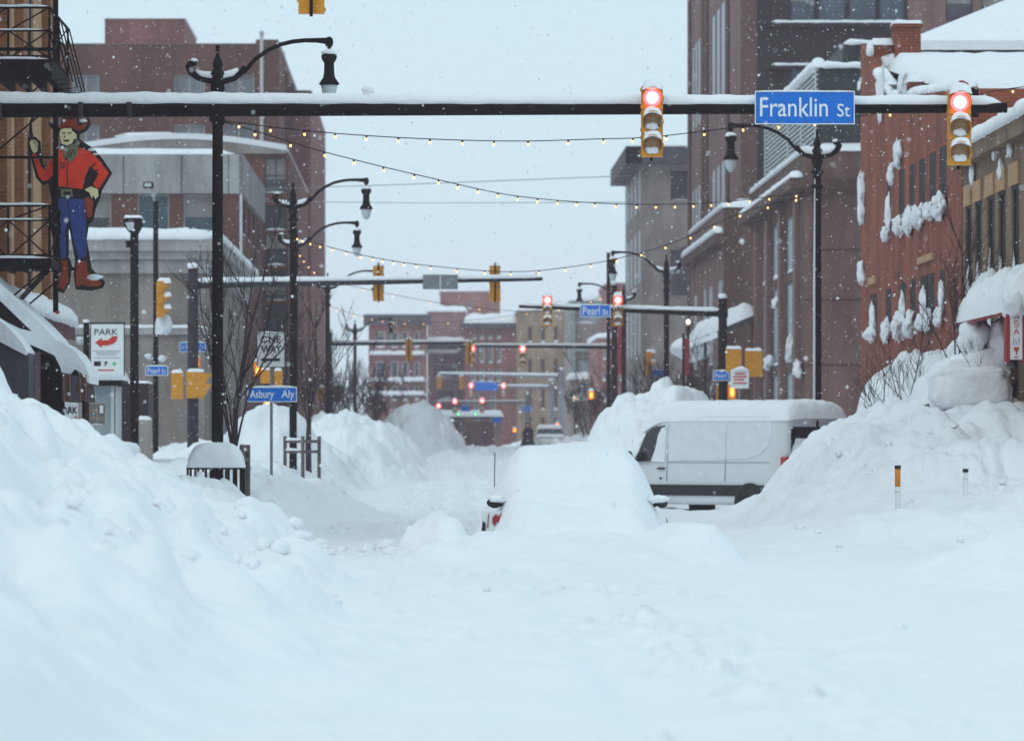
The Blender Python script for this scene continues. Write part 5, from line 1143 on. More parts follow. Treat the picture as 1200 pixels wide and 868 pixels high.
ped(693, 463, 160, 'small orange lamp peeping over the middle snow mound', .2, .3, 'orange_light')
ped(395, 462, 225, 'faraway yellow signal box at the foot of the pale arm pole', .5, .7)
ped(377, 462, 225, 'faraway yellow signal box against the lamp posts', .4, .7)
ped(537, 485, 312, 'faraway green signal lamp below the red one', .2, .2, 'green_light')
ped(557, 485, 312, 'faraway green signal lamp below the white station roof', .2, .2, 'green_light')
# parking sign right, globe lamps
s = board('parking_notice', 'white notice board with faded red print and snow above the van', 856, 877.5, 434, 455, 151.5, matn='sign_white', snow=.12, cat='sign')
m = MB()
for y_, a, c_ in ((437, 861, 874), (440.5, 859, 875), (444, 860, 872), (448, 859, 875)): m.ppx([(a,y_),(c_,y_),(c_,y_+1.6),(a,y_+1.6)], 151.465, 151.475, 151.5)
part('red_print', m, 'ink_red', s)
m = MB(); m.box(PX(865, 151.5), PX(868, 151.5), 151.51, 151.56, 0, PZ(440, 151.5)); part('post', m, 'grey_steel', s)
def globe(px, py, Y, label, r, ptop=None):
    t = thing('globe_lamp', label, 'street lamp', (PX(px, Y), Y, 1), 'small lit globe lamps')
    x = PX(px, Y); z = PZ(py, Y)
    m = MB(); m.tube([(x, Y, .5), (x, Y, z-r)], .06, 8); part('post', m, 'black_metal', t)
    m = MB(); m.lathe([(r*.5, -r), (r*.9, -.2*r), (r, .2*r), (r*.8, .8*r), (r*.2, 1.3*r)], (x, Y, z), 12); part('globe', m, 'lamp_light', t)
globe(674, 467, 290, 'lit globe lamp shining below the patina building', .2)
globe(802.5, 460, 180, 'lit globe lamp just left of the van roof', .17)
globe(806.5, 377.5, 188, 'lit lamp on the tip of the snowy sloping canopy', .09)

# ------------------------------------------------------------------ street lamps
def street_lamp():
    t = thing('street_lamp', 'x', 'street lamp')
    zc = 7.65
    m = MB(); m.lathe([(.2, 0), (.2, .5), (.15, .6), (.12, .8), (.095, 1.2), (.085, zc-.2), (.12, zc-.15), (.1, zc+.05), (.13, zc+.1), (.06, zc+.2)], n=14)
    for z in (zc-.65, zc-.35): m.lathe([(.09, z-.04), (.13, z-.01), (.13, z+.03), (.09, z+.06)], n=14)
    part('post', m, 'black_metal', t)
    m = MB(); m.lathe([(.07, zc+.2), (.085, zc+.26), (.06, zc+.34), (.03, zc+.4), (.028, zc+.5), (.04, zc+.55), (.01, zc+.58)], n=12); part('finial', m, 'black_metal', t)
    m = MB()
    cr = [(-.34, zc+.28), (-.42, zc+.3), (-.46, zc+.22), (-.42, zc+.12), (-.3, zc+.04), (-.15, zc), (0, zc-.02), (.15, zc), (.28, zc+.04), (.38, zc+.12), (.45, zc+.22)]
    m.tube([(a, 0, b_) for a, b_ in cr], [.05, .07, .075, .065, .055, .055, .07, .055, .055, .05, .045], 10); part('cradle', m, 'black_metal', t)
    m = MB(); arc = [(.45, zc+.2)]+[(.45+1.37*(1-math.cos(a))**.82*1.0, zc+.2+.48*math.sin(a)) for a in [math.pi/2*k/8 for k in range(1, 9)]]
    arc = [(.42, .17), (.62, .4), (.82, .54), (1.02, .63), (1.22, .68), (1.42, .7), (1.62, .7), (1.8, .69)]
    m.tube([(a, 0, zc+b_-.05) for a, b_ in arc], [.035]*6+[.04, .055], 8); part('arm', m, 'black_metal', t)
    xl = 1.82; zl = zc-.08
    m = MB(); m.lathe([(.02, .6), (.05, .63), (.07, .68), (.06, .76), (.02, .79)], (xl, 0, zl), 10)
    m.lathe([(.15, 0), (.17, .015), (.15, .05), (.1, .12), (.085, .2), (.08, .36), (.11, .4), (.13, .46), (.12, .5), (.04, .54), (.02, .62)], (xl, 0, zl), 14); p = part('lantern', m, 'black_metal', t)
    m = MB(); m.lathe([(.02, -.26), (.07, -.23), (.105, -.15), (.13, -.03), (.135, .01)], (xl, 0, zl), 14); part('globe', m, 'globe_white', p)
    m = MB(); m.lump((xl, 0, zl+.52), (.13, .13, .06), 3, 12, 8); m.lump((-.4, 0, zc+.32), (.08, .07, .04), 4, 10, 8)
    pts = [(-.36, .1), (-.25, .04), (-.1, .03), (.1, .03), (.24, .06), (.34, .13)]
    m.tube([(a, 0, zc+b_+.05) for a, b_ in pts], [.03, .06, .065, .06, .065, .03], 8); part('snow', m, 'snow', t)
    return t
lamp = street_lamp(); GL = 'black street lamps with hanging lanterns'
place(lamp, (PX(255, 78), 78, 0), 0); lamp['label'] = 'nearest black street lamp, its arm reaching over the mast arm beside the cowboy'; lamp['group'] = GL
def dz(py, Y, n=7.65): return PZ(py, Y)-n
for px, py, Y, rz, lab in (
    (343.5, 241.5, 119, 0, 'street lamp second along the kerb, behind the one way sign'),
    (345.5, 287, 140, 0, 'street lamp whose lower arm nearly lines up beneath the second one'),
    (384, 337.5, 182, 0, 'street lamp with its lantern hidden behind a yellow signal'),
    (416, 388, 245, 0, 'hazy street lamp standing in the bare thicket'),
    (957.5, 183, 112, math.pi, 'street lamp in front of the pink granite wall, snow down its post'),
    (781, 318, 162, math.pi, 'street lamp in front of the grey stone building foot'),
    (731, 351, 196, math.pi, 'hazy street lamp just behind the Pearl St sign')):
    k_ = 1.11 if px == 957.5 else 1.0
    dup(lamp, (PX(px, Y), Y, dz(py, Y, 7.65*k_)), rz, lab, GL, k_)
t = thing('post_snow', 'strip of snow plastered down the post before the granite wall', 'snow strip', (PX(957, 112), 112, 3))
m = MB(); m.tube([(PX(954, 112), 111.92, 1), (PX(954, 112), 111.92, PZ(330, 112)), (PX(954.5, 112), 111.92, PZ(210, 112))], [.036, .026, .012], 8); part('strip', m, 'snow_plaster', t)
t = thing('junction_box', 'black junction box with fittings strapped to the nearest lamp post', 'junction box', (PX(255, 78), 77.9, 7))
m = MB(); m.box(PX(249, 78), PX(263, 78), 77.8, 77.89, PZ(147, 78), PZ(137, 78)); m.box(PX(246, 78), PX(250, 78), 77.8, 77.88, PZ(143, 78), PZ(137, 78)); part('box', m, 'black_metal', t)
t = thing('red_banner', 'tall red banner hanging beside the pole of the slender arm', 'banner', (PX(728, 200), 200, 3))
m = MB(); m.box(PX(724, 200), PX(734, 200), 200, 200.04, PZ(438, 200), PZ(378, 200)); part('cloth', m, 'banner_red', t)
m = MB(); m.box(PX(722, 200), PX(735, 200), 200.05, 200.1, PZ(378, 200), PZ(376, 200)); m.tube([(PX(722, 200), 200.1, .5), (PX(722, 200), 200.1, PZ(370, 200))], .05, 8); part('rod', m, 'black_metal', t)
t = thing('red_banner', 'dark red banner hanging under the tip of the sloping canopy', 'banner', (PX(805, 187), 187, 3))
m = MB(); m.box(PX(802, 187), PX(808, 187), 187, 187.04, PZ(440, 187), PZ(396, 187)); part('cloth', m, 'banner_red', t)
m = MB(); m.tube([(PX(801, 187), 187.1, .5), (PX(801, 187), 187.1, PZ(390, 187))], .05, 8); part('rod', m, 'black_metal', t)

# ------------------------------------------------------------------ festoon lights
bm_ = MB(); bm_.m = 0; bm_.lathe([(.022, -.01), (.03, .01), (.022, .05)], n=8); bm_.m = 1; bm_.lathe([(.008, -.085), (.026, -.07), (.034, -.045), (.026, -.018), (.018, -.01)], n=8)
bulb_mesh = bm_.mesh('bulb', ['black_metal', 'bulb_light'])
def festoon(label, pts, n, first=.03, rad=.009, scale=.66):
    """pts: (px, py, Y) knots of the cable"""
    P = [PW(*p) for p in pts]
    t = thing('string_lights', label, 'string lights', P[0], 'strings of warm bulbs across the street')
    ts = [0]
    for i in range(1, len(P)): ts.append(ts[-1]+(P[i]-P[i-1]).length)
    def at(s_):
        s_ *= ts[-1]; i = min(len(P)-2, max(0, next((k-1 for k in range(1, len(ts)) if ts[k] >= s_), len(P)-2)))
        u_ = (s_-ts[i])/(ts[i+1]-ts[i]); p0 = P[max(0, i-1)]; p1 = P[i]; p2 = P[i+1]; p3 = P[min(len(P)-1, i+2)]
        return .5*((2*p1)+(p2-p0)*u_+(2*p0-5*p1+4*p2-p3)*u_*u_+(3*p1-p0-3*p2+p3)*u_**3)
    m = MB(); m.tube([at(k/60) for k in range(61)], rad, 5); part('cable', m, 'black_metal', t)
    for k in range(n):
        p = at(first+(1-2*first)*k/(n-1))-Vector((0, 0, .05*scale)); o = bpy.data.objects.new('bulb', bulb_mesh); C.objects.link(o); o.parent = t; o.location = p-ORG[t]
        o.rotation_euler = (random.uniform(-.2, .2), random.uniform(-.2, .2), 0); o.scale = (scale,)*3
festoon('uppermost bulb string, passing behind the Franklin St sign to the snowy roofs', [(262,142,78),(365,154,80),(480,162,82),(600,165.5,84),(700,163,85),(765,160.5,86),(868,149,87),(965,141,88),(1068,127.5,89),(1124,117,90),(1164,107,90.5),(1215,100,91)], 24)
festoon('bulb string sagging from the nearest lamp to the lamp by the granite wall', [(262,143,78),(300,154,79),(365,174,81),(430,191,83.5),(500,207.5,86),(600,229,92),(700,238,98),(780,239.5,102.5),(850,236.5,107),(905,230,110),(952,225,112)], 25)
festoon('lowest near bulb string climbing to the granite wall lamp over the van', [(345,276,119),(370,285,117),(430,300,115),(500,311,112),(600,318.5,112),(680,311,112),(740,299,112),(795,282,112),(868,250,112),(952,227,112)], 27)
festoon('faraway faint bulb string between the second and third lamps', [(345,290,140),(380,325,158),(455,344,165),(540,358,170),(640,364,170),(731,340,196)], 20, scale=.6)
festoon('faintest faraway bulb string near the end of the street', [(384,358,182),(430,372,195),(480,378,205),(540,376,210),(610,368,215),(660,352,222)], 16, scale=.6)
t = thing('overhead_wire', 'two thin grey wires high across the street between buildings', 'wire', PW(335, 208, 150))
m = MB(); m.tube([PW(300, 222, 150), PW(480, 216, 150), PW(740, 206, 150)], .012, 5); m.tube([PW(300, 236, 150), PW(500, 238, 150), PW(745, 237, 150)], .01, 5); part('cable', m, 'grey_steel', t)

# ------------------------------------------------------------------ trees and thickets
def tree(label, px, Y, base, top_py, seed, spread=.45, n0=7, trunk=.06, levels=3, name='bare_tree', fork=.22, twist=1.0, thin=1.0, cat='tree'):
    rnd = random.Random(seed); x = PX(px, Y); zt = PZ(top_py, Y); Hh = zt-base
    t = thing(name, label, cat, (x, Y, base))
    m = MB(); zf = base+Hh*fork
    m.tube([(x, Y, base-.3), (x+rnd.uniform(-.03, .03), Y, base+(zf-base)*.6), (x, Y, zf)], [trunk*1.25, trunk, trunk*.85], 8); part('trunk', m, 'bark', t)
    br = MB(); tw = MB()
    def grow(p, d, L, r, lev):
        pts = [p]; q = p.copy(); dd = d.copy(); n_ = 5
        for k in range(n_):
            dd = (dd+Vector((rnd.gauss(0, .09), rnd.gauss(0, .09), .07))*twist).normalized(); q = q+dd*L/n_; pts.append(q.copy())
        (br if lev > 1 else tw).tube(pts, [r*(1-.75*k/n_) for k in range(n_+1)], 5 if lev > 1 else 4, cap=False)
        if lev <= 0: return
        kids = rnd.randint(3, 5) if lev > 1 else rnd.randint(3, 5)
        for k in range(kids):
            s_ = rnd.uniform(.25, .95); i = min(n_-1, int(s_*n_)); pp = pts[i].lerp(pts[i+1], s_*n_-i)
            a = rnd.uniform(0, 2*math.pi); side = Vector((math.cos(a), math.sin(a), 0)); nd = (dd*.75+side*rnd.uniform(.3, .65)+Vector((0, 0, .12))).normalized()
            grow(pp, nd, L*rnd.uniform(.35, .6)*(1.15-s_*.4), max(r*.5, .0042*thin), lev-1)
    for k in range(n0):
        a = 2*math.pi*k/n0+rnd.uniform(-.4, .4); el = rnd.uniform(.25, 1)*spread
        d = Vector((math.cos(a)*el, math.sin(a)*el, 1)).normalized() if k else Vector((.03, 0, 1))
        grow(Vector((x, Y, zf-rnd.uniform(0, .3)*(zf-base))), d, (Hh*(1-fork))*(rnd.uniform(.6, .85) if k else .95), trunk*(.34 if k else .55), levels)
    part('branches', br, 'bark', t); part('twigs', tw, 'bark', t, 'stuff')
    return t
tree('bare young tree with upswept twigs in front of the nearest lamp post', 275, 91, .75, 285, 3, .42, 8, .075, 3, fork=.17)
tree('slim bare tree guarded by grey rails beyond the one way sign', 362, 120, .8, 330, 8, .35, 6, .07, 3, fork=.3)
tree('bare tree standing behind the squared snow block', 1124, 92, 1.6, 268, 12, .42, 7, .06, 3, fork=.3)
for px, Y, tp, sd_, lab in ((1060, 93, 372, 4, 'low fan of bare stems against the brick wall foot'), (1092, 94, 378, 9, 'spread bare shrub left of the snow block'), (1162, 90, 372, 14, 'spread bare shrub before the vertical sign'), (1035, 95, 415, 22, 'smallest bare shrub near the far brick corner')):
    tree(lab, px, Y, 1.9, tp, sd_, 1.1, 8, .03, 2, 'bare_shrub', .06, 1.2, cat='shrub')
for px, Y, tp, sd_, lab in ((402, 205, 430, 31, 'hazy bare thicket at the foot of the pale arm pole'), (425, 215, 420, 32, 'hazy bare tree around the thicket lamp'), (445, 225, 432, 33, 'hazy bare tree closest to the far brick building'), (392, 190, 395, 34, 'hazy bare tree behind the hidden-lantern lamp'),
    (690, 250, 425, 35, 'hazy bare tree below the patina building'), (702, 240, 445, 36, 'hazy bush left of the slender arm pole'), (745, 215, 430, 37, 'hazy bare tree in front of the grey stone building'), (775, 200, 415, 38, 'hazy bare tree before the grey stone foot'), (822, 185, 410, 39, 'bare tree beneath the snowy sloping canopy'), (790, 190, 420, 40, 'bare tree behind the lit globe lamp')):
    tree(lab, px, Y, 1.0, tp, sd_, .7, 9, .07, 3, fork=.1, twist=1.3, thin=2.4)

# tree guard rails, snow-capped bench rail
def guard(label, x0, x1, Y, ya, yb, xm):
    t = thing('tree_guard', label, 'tree guard', (PX((x0+x1)/2, Y), Y, .6))
    for a, dy in ((x0, 0), (x1, .0), (xm, -.9)):
        m = MB(); m.tube([(PX(a, Y), Y+dy, .3), (PX(a, Y), Y+dy, PZ(ya-6, Y))], .045, 8); part('post', m, 'grey_wood', t)
    for z in (PZ(ya, Y), PZ(ya+12, Y)):
        for (a, da, c_, dc) in ((x0, 0, xm, -.9), (xm, -.9, x1, 0), (x0, 0, x1, 0)):
            m = MB(); m.tube([(PX(a, Y), Y+da, z), (PX(c_, Y), Y+dc, z)], .035, 8); part('rail', m, 'grey_wood', t)
    m = MB()
    m.ridge((PX(x0, Y), Y, PZ(ya, Y)+.03), (PX(xm, Y), Y-.9, PZ(ya, Y)+.03), .05, .05, amp=.8); m.ridge((PX(x0, Y), Y, PZ(ya+12, Y)+.03), (PX(xm, Y), Y-.9, PZ(ya+12, Y)+.03), .05, .05, amp=.8); part('rail_snow', m, 'snow', t)
guard('grey railed tree guard round the slim tree', 334, 374, 118, 517, 548, 356)
guard('grey tree guard post and rails beside the snow-capped railing', 284, 290, 76, 527, 560, 287)
Y = 74
t = thing('capped_railing', 'black metal railing box under a thick rounded cap of snow', 'railing', (PX(252, Y), Y, .8))
zt = PZ(546, Y)
for (a, da, c_, dc) in ((220, 0, 283, 0), (220, .9, 283, .9), (220, 0, 220, .9), (283, 0, 283, .9)):
    for z in (zt, zt-.42):
        m = MB(); m.box(min(PX(a, Y), PX(c_, Y))-.02, max(PX(a, Y), PX(c_, Y))+.02, Y+min(da, dc)-.02, Y+max(da, dc)+.02, z-.05, z); part('rail', m, 'black_metal', t)
for k in range(8):
    for dy in (0, .9):
        x = PX(220+9*k, Y); m = MB(); m.box(x-.018, x+.018, Y+dy-.015, Y+dy+.015, .3, zt-.051); part('bar', m, 'black_metal', t)
m = MB(); m.cap(PX(220, Y), PX(284, Y), Y-.05, Y+.95, zt, .36, nx=30, ny=24, amp=.12, e=3.2, drop=.02, over=.02); part('snow_cap', m, 'snow', t)
m = MB(); m.box(PX(250, Y), PX(254, Y), Y+.98, Y+1.04, zt, PZ(518, Y)); part('tag_board', m, 'tan_stone', t)

# marker stakes
def stake(px, ptop, pbot, Y, label, w_, bands):
    t = thing('marker_post', label, 'marker post', (PX(px, Y), Y, .7)); x = PX(px, Y)
    m = MB(); m.tube([(x, Y, PZ(pbot, Y)-.5), (x, Y, PZ(ptop, Y))], w_, 12); part('shaft', m, 'sign_white', t)
    for nm, a, b_, mt, k in bands:
        m = MB(); m.tube([(x, Y, PZ(b_, Y)), (x, Y, PZ(a, Y))], w_*k, 12); part(nm, m, mt, t)
stake(1052, 546, 586, 75, 'short marker post with orange upper band and black cap in the snow', .042, [('orange_band', 549, 570, 'marker_orange', 1.06), ('cap', 545, 549, 'black_plastic', 1.2), ('stripe', 575, 576.5, 'sign_grey', 1.05)])
stake(1131.5, 550, 597, 75, 'slim white marker post with black cap in the snow', .038, [('cap', 549, 553, 'black_plastic', 1.2), ('stripe', 560, 561, 'sign_grey', 1.05)])

# ------------------------------------------------------------------ vehicles
def ringpts(x, wb, wt, zb, zt, n=7, rt=.22, rb=.1):
    pts = []
    def corner(cy_, cz_, r, a0, a1):
        for k in range(n):
            a = math.radians(a0+(a1-a0)*k/(n-1)); pts.append((x, cy_+r*math.cos(a), cz_+r*math.sin(a)))
    corner(-(wb-rb), zb+rb, rb, 270, 180); corner(-(wt-rt), zt-rt, rt, 180, 90); corner(wt-rt, zt-rt, rt, 90, 0); corner(wb-rb, zb+rb, rb, 0, -90)
    return pts
def loft(secs, close=True):
    m = MB(); rings = [ringpts(*s_) for s_ in secs]; k = len(rings[0]); vs = [p for r in rings for p in r]
    fs = [(i*k+j, i*k+(j+1) % k, (i+1)*k+(j+1) % k, (i+1)*k+j) for i in range(len(rings)-1) for j in range(k)]
    fs = [f[::-1] for f in fs]
    fs += [tuple(range(k)), tuple((len(rings)-1)*k+j for j in range(k))[::-1]]
    m.add(vs, fs, True); return m
def wheel(t, x, y, r=.34, w_=.22):
    m = MB(); prof = [(r*.62, -w_/2), (r*.95, -w_/2), (r, -w_*.35), (r, w_*.35), (r*.95, w_/2), (r*.62, w_/2)]; m.lathe(prof, (0, 0, 0), 22)
    m.v = [(x+a, y+c_, r+b_) for a, b_, c_ in m.v]; wh = part('wheel', m, 'tyre_rubber', t)
    m = MB(); m.lathe([(r*.3, -w_*.4), (r*.6, -w_*.42), (r*.6, w_*.42), (r*.3, w_*.4)], (0, 0, 0), 16); m.v = [(x+a, y+c_, r+b_) for a, b_, c_ in m.v]; part('rim', m, 'grey_steel', wh)
mat('van_frost', (.7, .72, .75), rough=.9, vary=.06, scale=5, bump=.02, bscale=18)
mat('seam_grey', (.38, .4, .42), rough=.5, vary=.05)
# van, built along +x then turned
v = thing('parked_van', 'white cargo van standing askew behind the buried car, roof deep in snow', 'van')
W = 1.02
body = loft([(-2.78, .92, .84, .5, 2.36), (-2.7, W, .92, .42, 2.44), (-2.2, W, .93, .4, 2.47), (0, W, .93, .4, 2.48), (1.0, W, .93, .4, 2.46), (1.35, W, .9, .4, 2.4), (1.75, W, .86, .4, 2.14), (2.05, W, .84, .4, 1.8), (2.3, .99, .9, .42, 1.42), (2.75, .93, .86, .45, 1.2), (2.95, .8, .72, .5, 1.05)])
part('body', body, 'van_paint', v)
m = MB()
for s_ in (-1, 1): m.box(-2.55, 1.95, s_*(W+.004), s_*(W+.03), .6, .84)
part('rubbing_strip', m, 'black_plastic', v)
for x in (-1.75, 1.75):
    for s_ in (-1, 1):
        m = MB(); vs = []
        for k in range(15):
            a = math.pi*k/14
            for r, yo in ((.36, W-.03), (.36, W+.04), (.47, W+.035), (.47, W-.03)): vs.append((x+math.cos(a)*r, s_*yo, .42+math.sin(a)*r))
        m.add(vs, [(k*4+q, (k+1)*4+q, (k+1)*4+(q+1) % 4, k*4+(q+1) % 4) for k in range(14) for q in range(4)], True)
        m.prism([(x+math.cos(math.pi*k/12)*.365, .42+math.sin(math.pi*k/12)*.365) for k in range(13)], s_*(W-.02), s_*(W+.008)); part('wheel_arch', m, 'black_plastic', v)
        wheel(v, x, s_*(W-.1))
def sidepoly(name, pts, mt, off=.006, parent=v):
    """panel on the visible side (+y), following the tumblehome"""
    def yy(z): return (W-.02) + (0 if z < .9 else -(z-.9)*.065)
    m = MB(); n_ = len(pts); vs = [(x, yy(z)+off+.02, z) for x, z in pts]+[(x, yy(z)-.02, z) for x, z in pts]
    m.add(vs, [tuple(range(n_)), tuple(range(2*n_-1, n_-1, -1))]+[(i, i+n_, (i+1) % n_+n_, (i+1) % n_) for i in range(n_)]); return part(name, m, mt, parent)
dg_ = sidepoly('door_window', [(1.02, 1.38), (1.98, 1.34), (1.62, 1.98), (1.4, 2.12), (1.02, 2.16)], 'dark_glass')
sidepoly('window_snow', [(.98, 1.34), (1.42, 1.36), (1.3, 1.62), (1.22, 1.95), (1.12, 2.1), (.98, 2.14)], 'snow_plaster', .016)
for x in (.9, -.95):
    sidepoly('panel_seam', [(x, .92), (x+.014, .92), (x+.014, 2.2), (x, 2.2)], 'seam_grey', .003)
sidepoly('panel_seam', [(-2.3, 1.33), (.9, 1.33), (.9, 1.345), (-2.3, 1.345)], 'seam_grey', .003)
sidepoly('door_handle', [(.98, 1.18), (1.2, 1.18), (1.2, 1.22), (.98, 1.22)], 'black_plastic', .03)
sidepoly('door_lock', [(1.08, .96), (1.12, .96), (1.12, 1.0), (1.08, 1.0)], 'black_plastic', .012)
sidepoly('plastered_snow', [(-2.35, 1.95), (-2.25, 1.7), (-2.0, 1.52), (-1.6, 1.42), (-1.0, 1.4), (-.4, 1.375), (.2, 1.385), (.86, 1.36), (.9, 1.8), (.88, 2.3), (-.6, 2.36), (-2.3, 2.34)], 'van_frost', .003)
m = MB()
for s_ in (-1, 1): m.box(-2.86, -2.7, s_*.83, s_*(W+.012), 1.12, 1.46)
part('tail_light', m, 'tail_red', v)
m = MB(); m.box(-2.815, -2.77, -.8, -.05, 1.55, 2.12); m.box(-2.815, -2.77, .05, .8, 1.55, 2.12); part('rear_window', m, 'dark_glass', v)
m = MB(); m.box(-2.83, -2.79, -.02, .02, .6, 2.25); part('door_gap', m, 'black_plastic', v)
m = MB(); m.box(-2.95, -2.75, -.95, .95, .38, .62); part('rear_bumper', m, 'black_plastic', v)
m = MB(); m.lump((-2.84, 0, 1.6), (.06, .8, .22), 4, 16, 10, amp=.25); part('rear_window_snow', m, 'snow_plaster', v)
m = MB(); m.lump((1.95, W+.2, 1.42), (.09, .12, .17), 3, 12, 8, p=3, amp=.03); m.tube([(1.9, W-.02, 1.38), (1.95, W+.15, 1.4)], .03, 6); m.lump((1.95, -W-.2, 1.42), (.09, .12, .17), 3, 12, 8, p=3, amp=.03); part('wing_mirror', m, 'black_plastic', v)
m = MB(); vs = []
m.cap(-2.86, 1.75, -.95, .95, lambda x, y: 2.40-.0*x-(max(0, x-1.0)**1.6)*.42-.05*(abs(y)/.95)**3, .3, nx=64, ny=26, amp=.13, e=2.6, drop=.1, seed=5)
m.cap(1.2, 2.9, -.9, .9, lambda x, y: 2.2-(x-1.2)*.75 if x < 2.2 else 1.42-(x-2.2)*.35, .2, nx=26, ny=20, amp=.2, drop=.1, seed=6)
part('snow_cover', m, 'snow', v)
place(v, (6.62, 106.75, 0), math.radians(131))

# buried car facing the camera
Y = 59.0; cx = 1.80
c = thing('buried_car', 'car buried under a smooth dome of snow with both mirrors poking out', 'car', (cx, Y, 0))
secs = [(-2.1, .78, .72, .35, .62), (-1.9, .86, .8, .3, .8), (-1.0, .9, .82, .28, .95), (-.5, .9, .8, .28, 1.05), (0.1, .9, .66, .28, 1.42), (.6, .9, .64, .28, 1.47), (1.4, .9, .66, .28, 1.4), (1.9, .88, .72, .3, 1.1), (2.15, .8, .7, .4, .9)]
m = loft(secs); m.v = [(cx-y, Y+x, z) for x, y, z in m.v]; part('body', m, 'car_paint', c)
for s_ in (-1, 1):
    m = MB(); m.lump((cx+s_*1.02, Y-.62, .98), (.1 if s_ < 0 else .075, .06, .06), 3, 16, 10, p=2.2, amp=.08); m.tube([(cx+s_*.88, Y-.5, .93), (cx+s_*.98, Y-.54, .97)], .025, 6); part('wing_mirror', m, 'black_plastic', c)
    m = MB(); m.lump((cx+s_*.98, Y-.64, 1.03), (.12, .09, .045), 3+s_, 16, 10, amp=.2); part('mirror_snow', m, 'snow', c)
    m = MB(); m.box(cx+s_*.66, cx+s_*.93, Y-.3, Y-.28, .5, .93); part('door_panel', m, 'car_paint', c)
for x, y in ((-.8, -1.35), (.8, -1.35), (-.8, 1.35), (.8, 1.35)):
    m = MB(); m.lathe([(.2, -.1), (.32, -.1), (.33, 0), (.32, .1), (.2, .1)], n=18); m.v = [(cx+x+c_, Y+y+a, .33+b_) for a, b_, c_ in m.v]; part('wheel', m, 'tyre_rubber', c)
m = MB(); m.tube([(cx-1.0+.0, Y+1.3, 1.0), (PX(580, Y+1.3), Y+1.3, PZ(530, Y+1.3))], .006, 5); part('antenna', m, 'black_metal', c)
m = MB(); m.box(PX(564, Y), PX(592, Y), Y-.66, Y-.6, PZ(626, Y), PZ(598, Y)); part('door_edge', m, 'car_paint', c)
m = MB(); m.ppx([(577,606),(581,602),(584,605),(588,600),(590,604),(586,607),(587,611),(582,612),(580,616),(577,613)], Y-.675, Y-.662, Y-.66); m.ppx([(572,602),(573,602),(572,618),(571,618)], Y-.675, Y-.662, Y-.66); part('red_decal', m, 'banner_red', c)
m = MB(); m.ppx([(566,610),(569,613),(569,622),(564,622)], Y-.68, Y-.664, Y-.66); part('dark_grille', m, 'black_plastic', c)
# the snow dome
m = MB(); nxx, nyy = 110, 110; vs = []
for j in range(nyy+1):
    for i in range(nxx+1):
        u = -1.75+3.5*i/nxx; q = -4.6+8.4*j/nyy      # q along the car, camera side negative
        top = np.interp(q, [-4.6, -3.2, -2.2, -1.3, -.7, -.2, .3, 1.2, 1.7, 2.3, 3.8], [-.05, .22, .72, 1.0, 1.25, 1.58, 1.69, 1.68, 1.5, .9, -.1])
        hw = np.interp(q, [-4.6, -3.2, -2.0, -.9, -.2, 1.0, 1.8, 3.8], [1.7, 1.45, 1.15, 1.1, 1.12, 1.1, 1.0, .7])
        tw_ = np.interp(q, [-4.6, -2.0, -.6, 0, 1.2, 2.2, 3.8], [.3, .55, .6, .55, .55, .4, .2])
        # flat top half-width tw_, sides slope to the foot hw*1.15
        a = min(1.0, max(0.0, (abs(u)-tw_))/(hw*1.42-tw_)); k = (.5+.5*math.cos(math.pi*a))*.7+.3*(1-a**1.6)-(.02 if a >= 1 else 0)
        z = -.05+(top+.05)*k if k > 0 else k*1.5
        z -= .75*math.exp(-((u+1.13)/.2)**2-((q+.72)/.3)**2)*max(0, z-.2)
        z += .07*noise.fractal(Vector((u*1.3, q*.9, 3)), .7, 2, 5)+.02*noise.noise(Vector((u*5, q*4, 1)))*max(0, min(1, 1.3-z))
        vs.append((cx-.04+u, Y+q, z))
m.add(vs, [(j*(nxx+1)+i, j*(nxx+1)+i+1, (j+1)*(nxx+1)+i+1, (j+1)*(nxx+1)+i) for j in range(nyy) for i in range(nxx)], True)
part('snow_cover', m, 'snow', c)
m = MB(); m.tube([(PX(783.5, 57), 57, PZ(633, 57)), (PX(783, 57), 57, PZ(622, 57)), (PX(781, 57), 57, PZ(606, 57))], [.014, .012, .004], 6)
o = part('twig', m, 'bark', None); o['label'] = 'dark thin twig sticking out of the snow beside the buried car'; o['category'] = 'twig'

# far car and walking person
Y = 262
c = thing('parked_car', 'faraway pale car with snow on its roof beside the walking person', 'car')
m = loft([(-2.2, .8, .75, .35, .85), (-1.9, .9, .8, .3, .95), (-.9, .9, .85, .28, 1.0), (-.4, .9, .7, .28, 1.42), (1.0, .9, .7, .28, 1.45), (1.7, .9, .75, .3, 1.0), (2.2, .8, .75, .38, .9)]); part('body', m, 'van_paint', c)
m = MB(); m.add([(-1.0, -.78, 1.0), (-1.0, .78, 1.0), (-.5, .62, 1.38), (-.5, -.62, 1.38)], [(0, 3, 2, 1)]); m.v = [(a-.02, b_, z+.02) for a, b_, z in m.v]; part('windscreen', m, 'dark_glass', c)
m = MB(); m.cap(-.5, 1.1, -.7, .7, 1.42, .2, nx=16, ny=12); m.cap(-2.1, -1.0, -.8, .8, .95, .16, nx=12, ny=12); part('snow_cover', m, 'snow', c)
for x in (-1.4, 1.4):
    for s_ in (-.8, .8): wheel(c, x, s_, .32, .2)
m = MB(); m.box(-2.24, -2.18, -.75, -.5, .65, .8); m.box(-2.24, -2.18, .5, .75, .65, .8); part('headlight', m, 'globe_white', c)
place(c, (PX(644, Y), Y, 1.3), math.radians(90))
c2 = dup(c, (PX(523, 300), 300, 1.0), math.radians(82), 'faraway car with a glowing lamp under the station canopy', None)
t = thing('hazard_lamp', 'small orange lamp glowing on the car under the station canopy', 'lamp', (PX(531, 297), 297, 1.6))
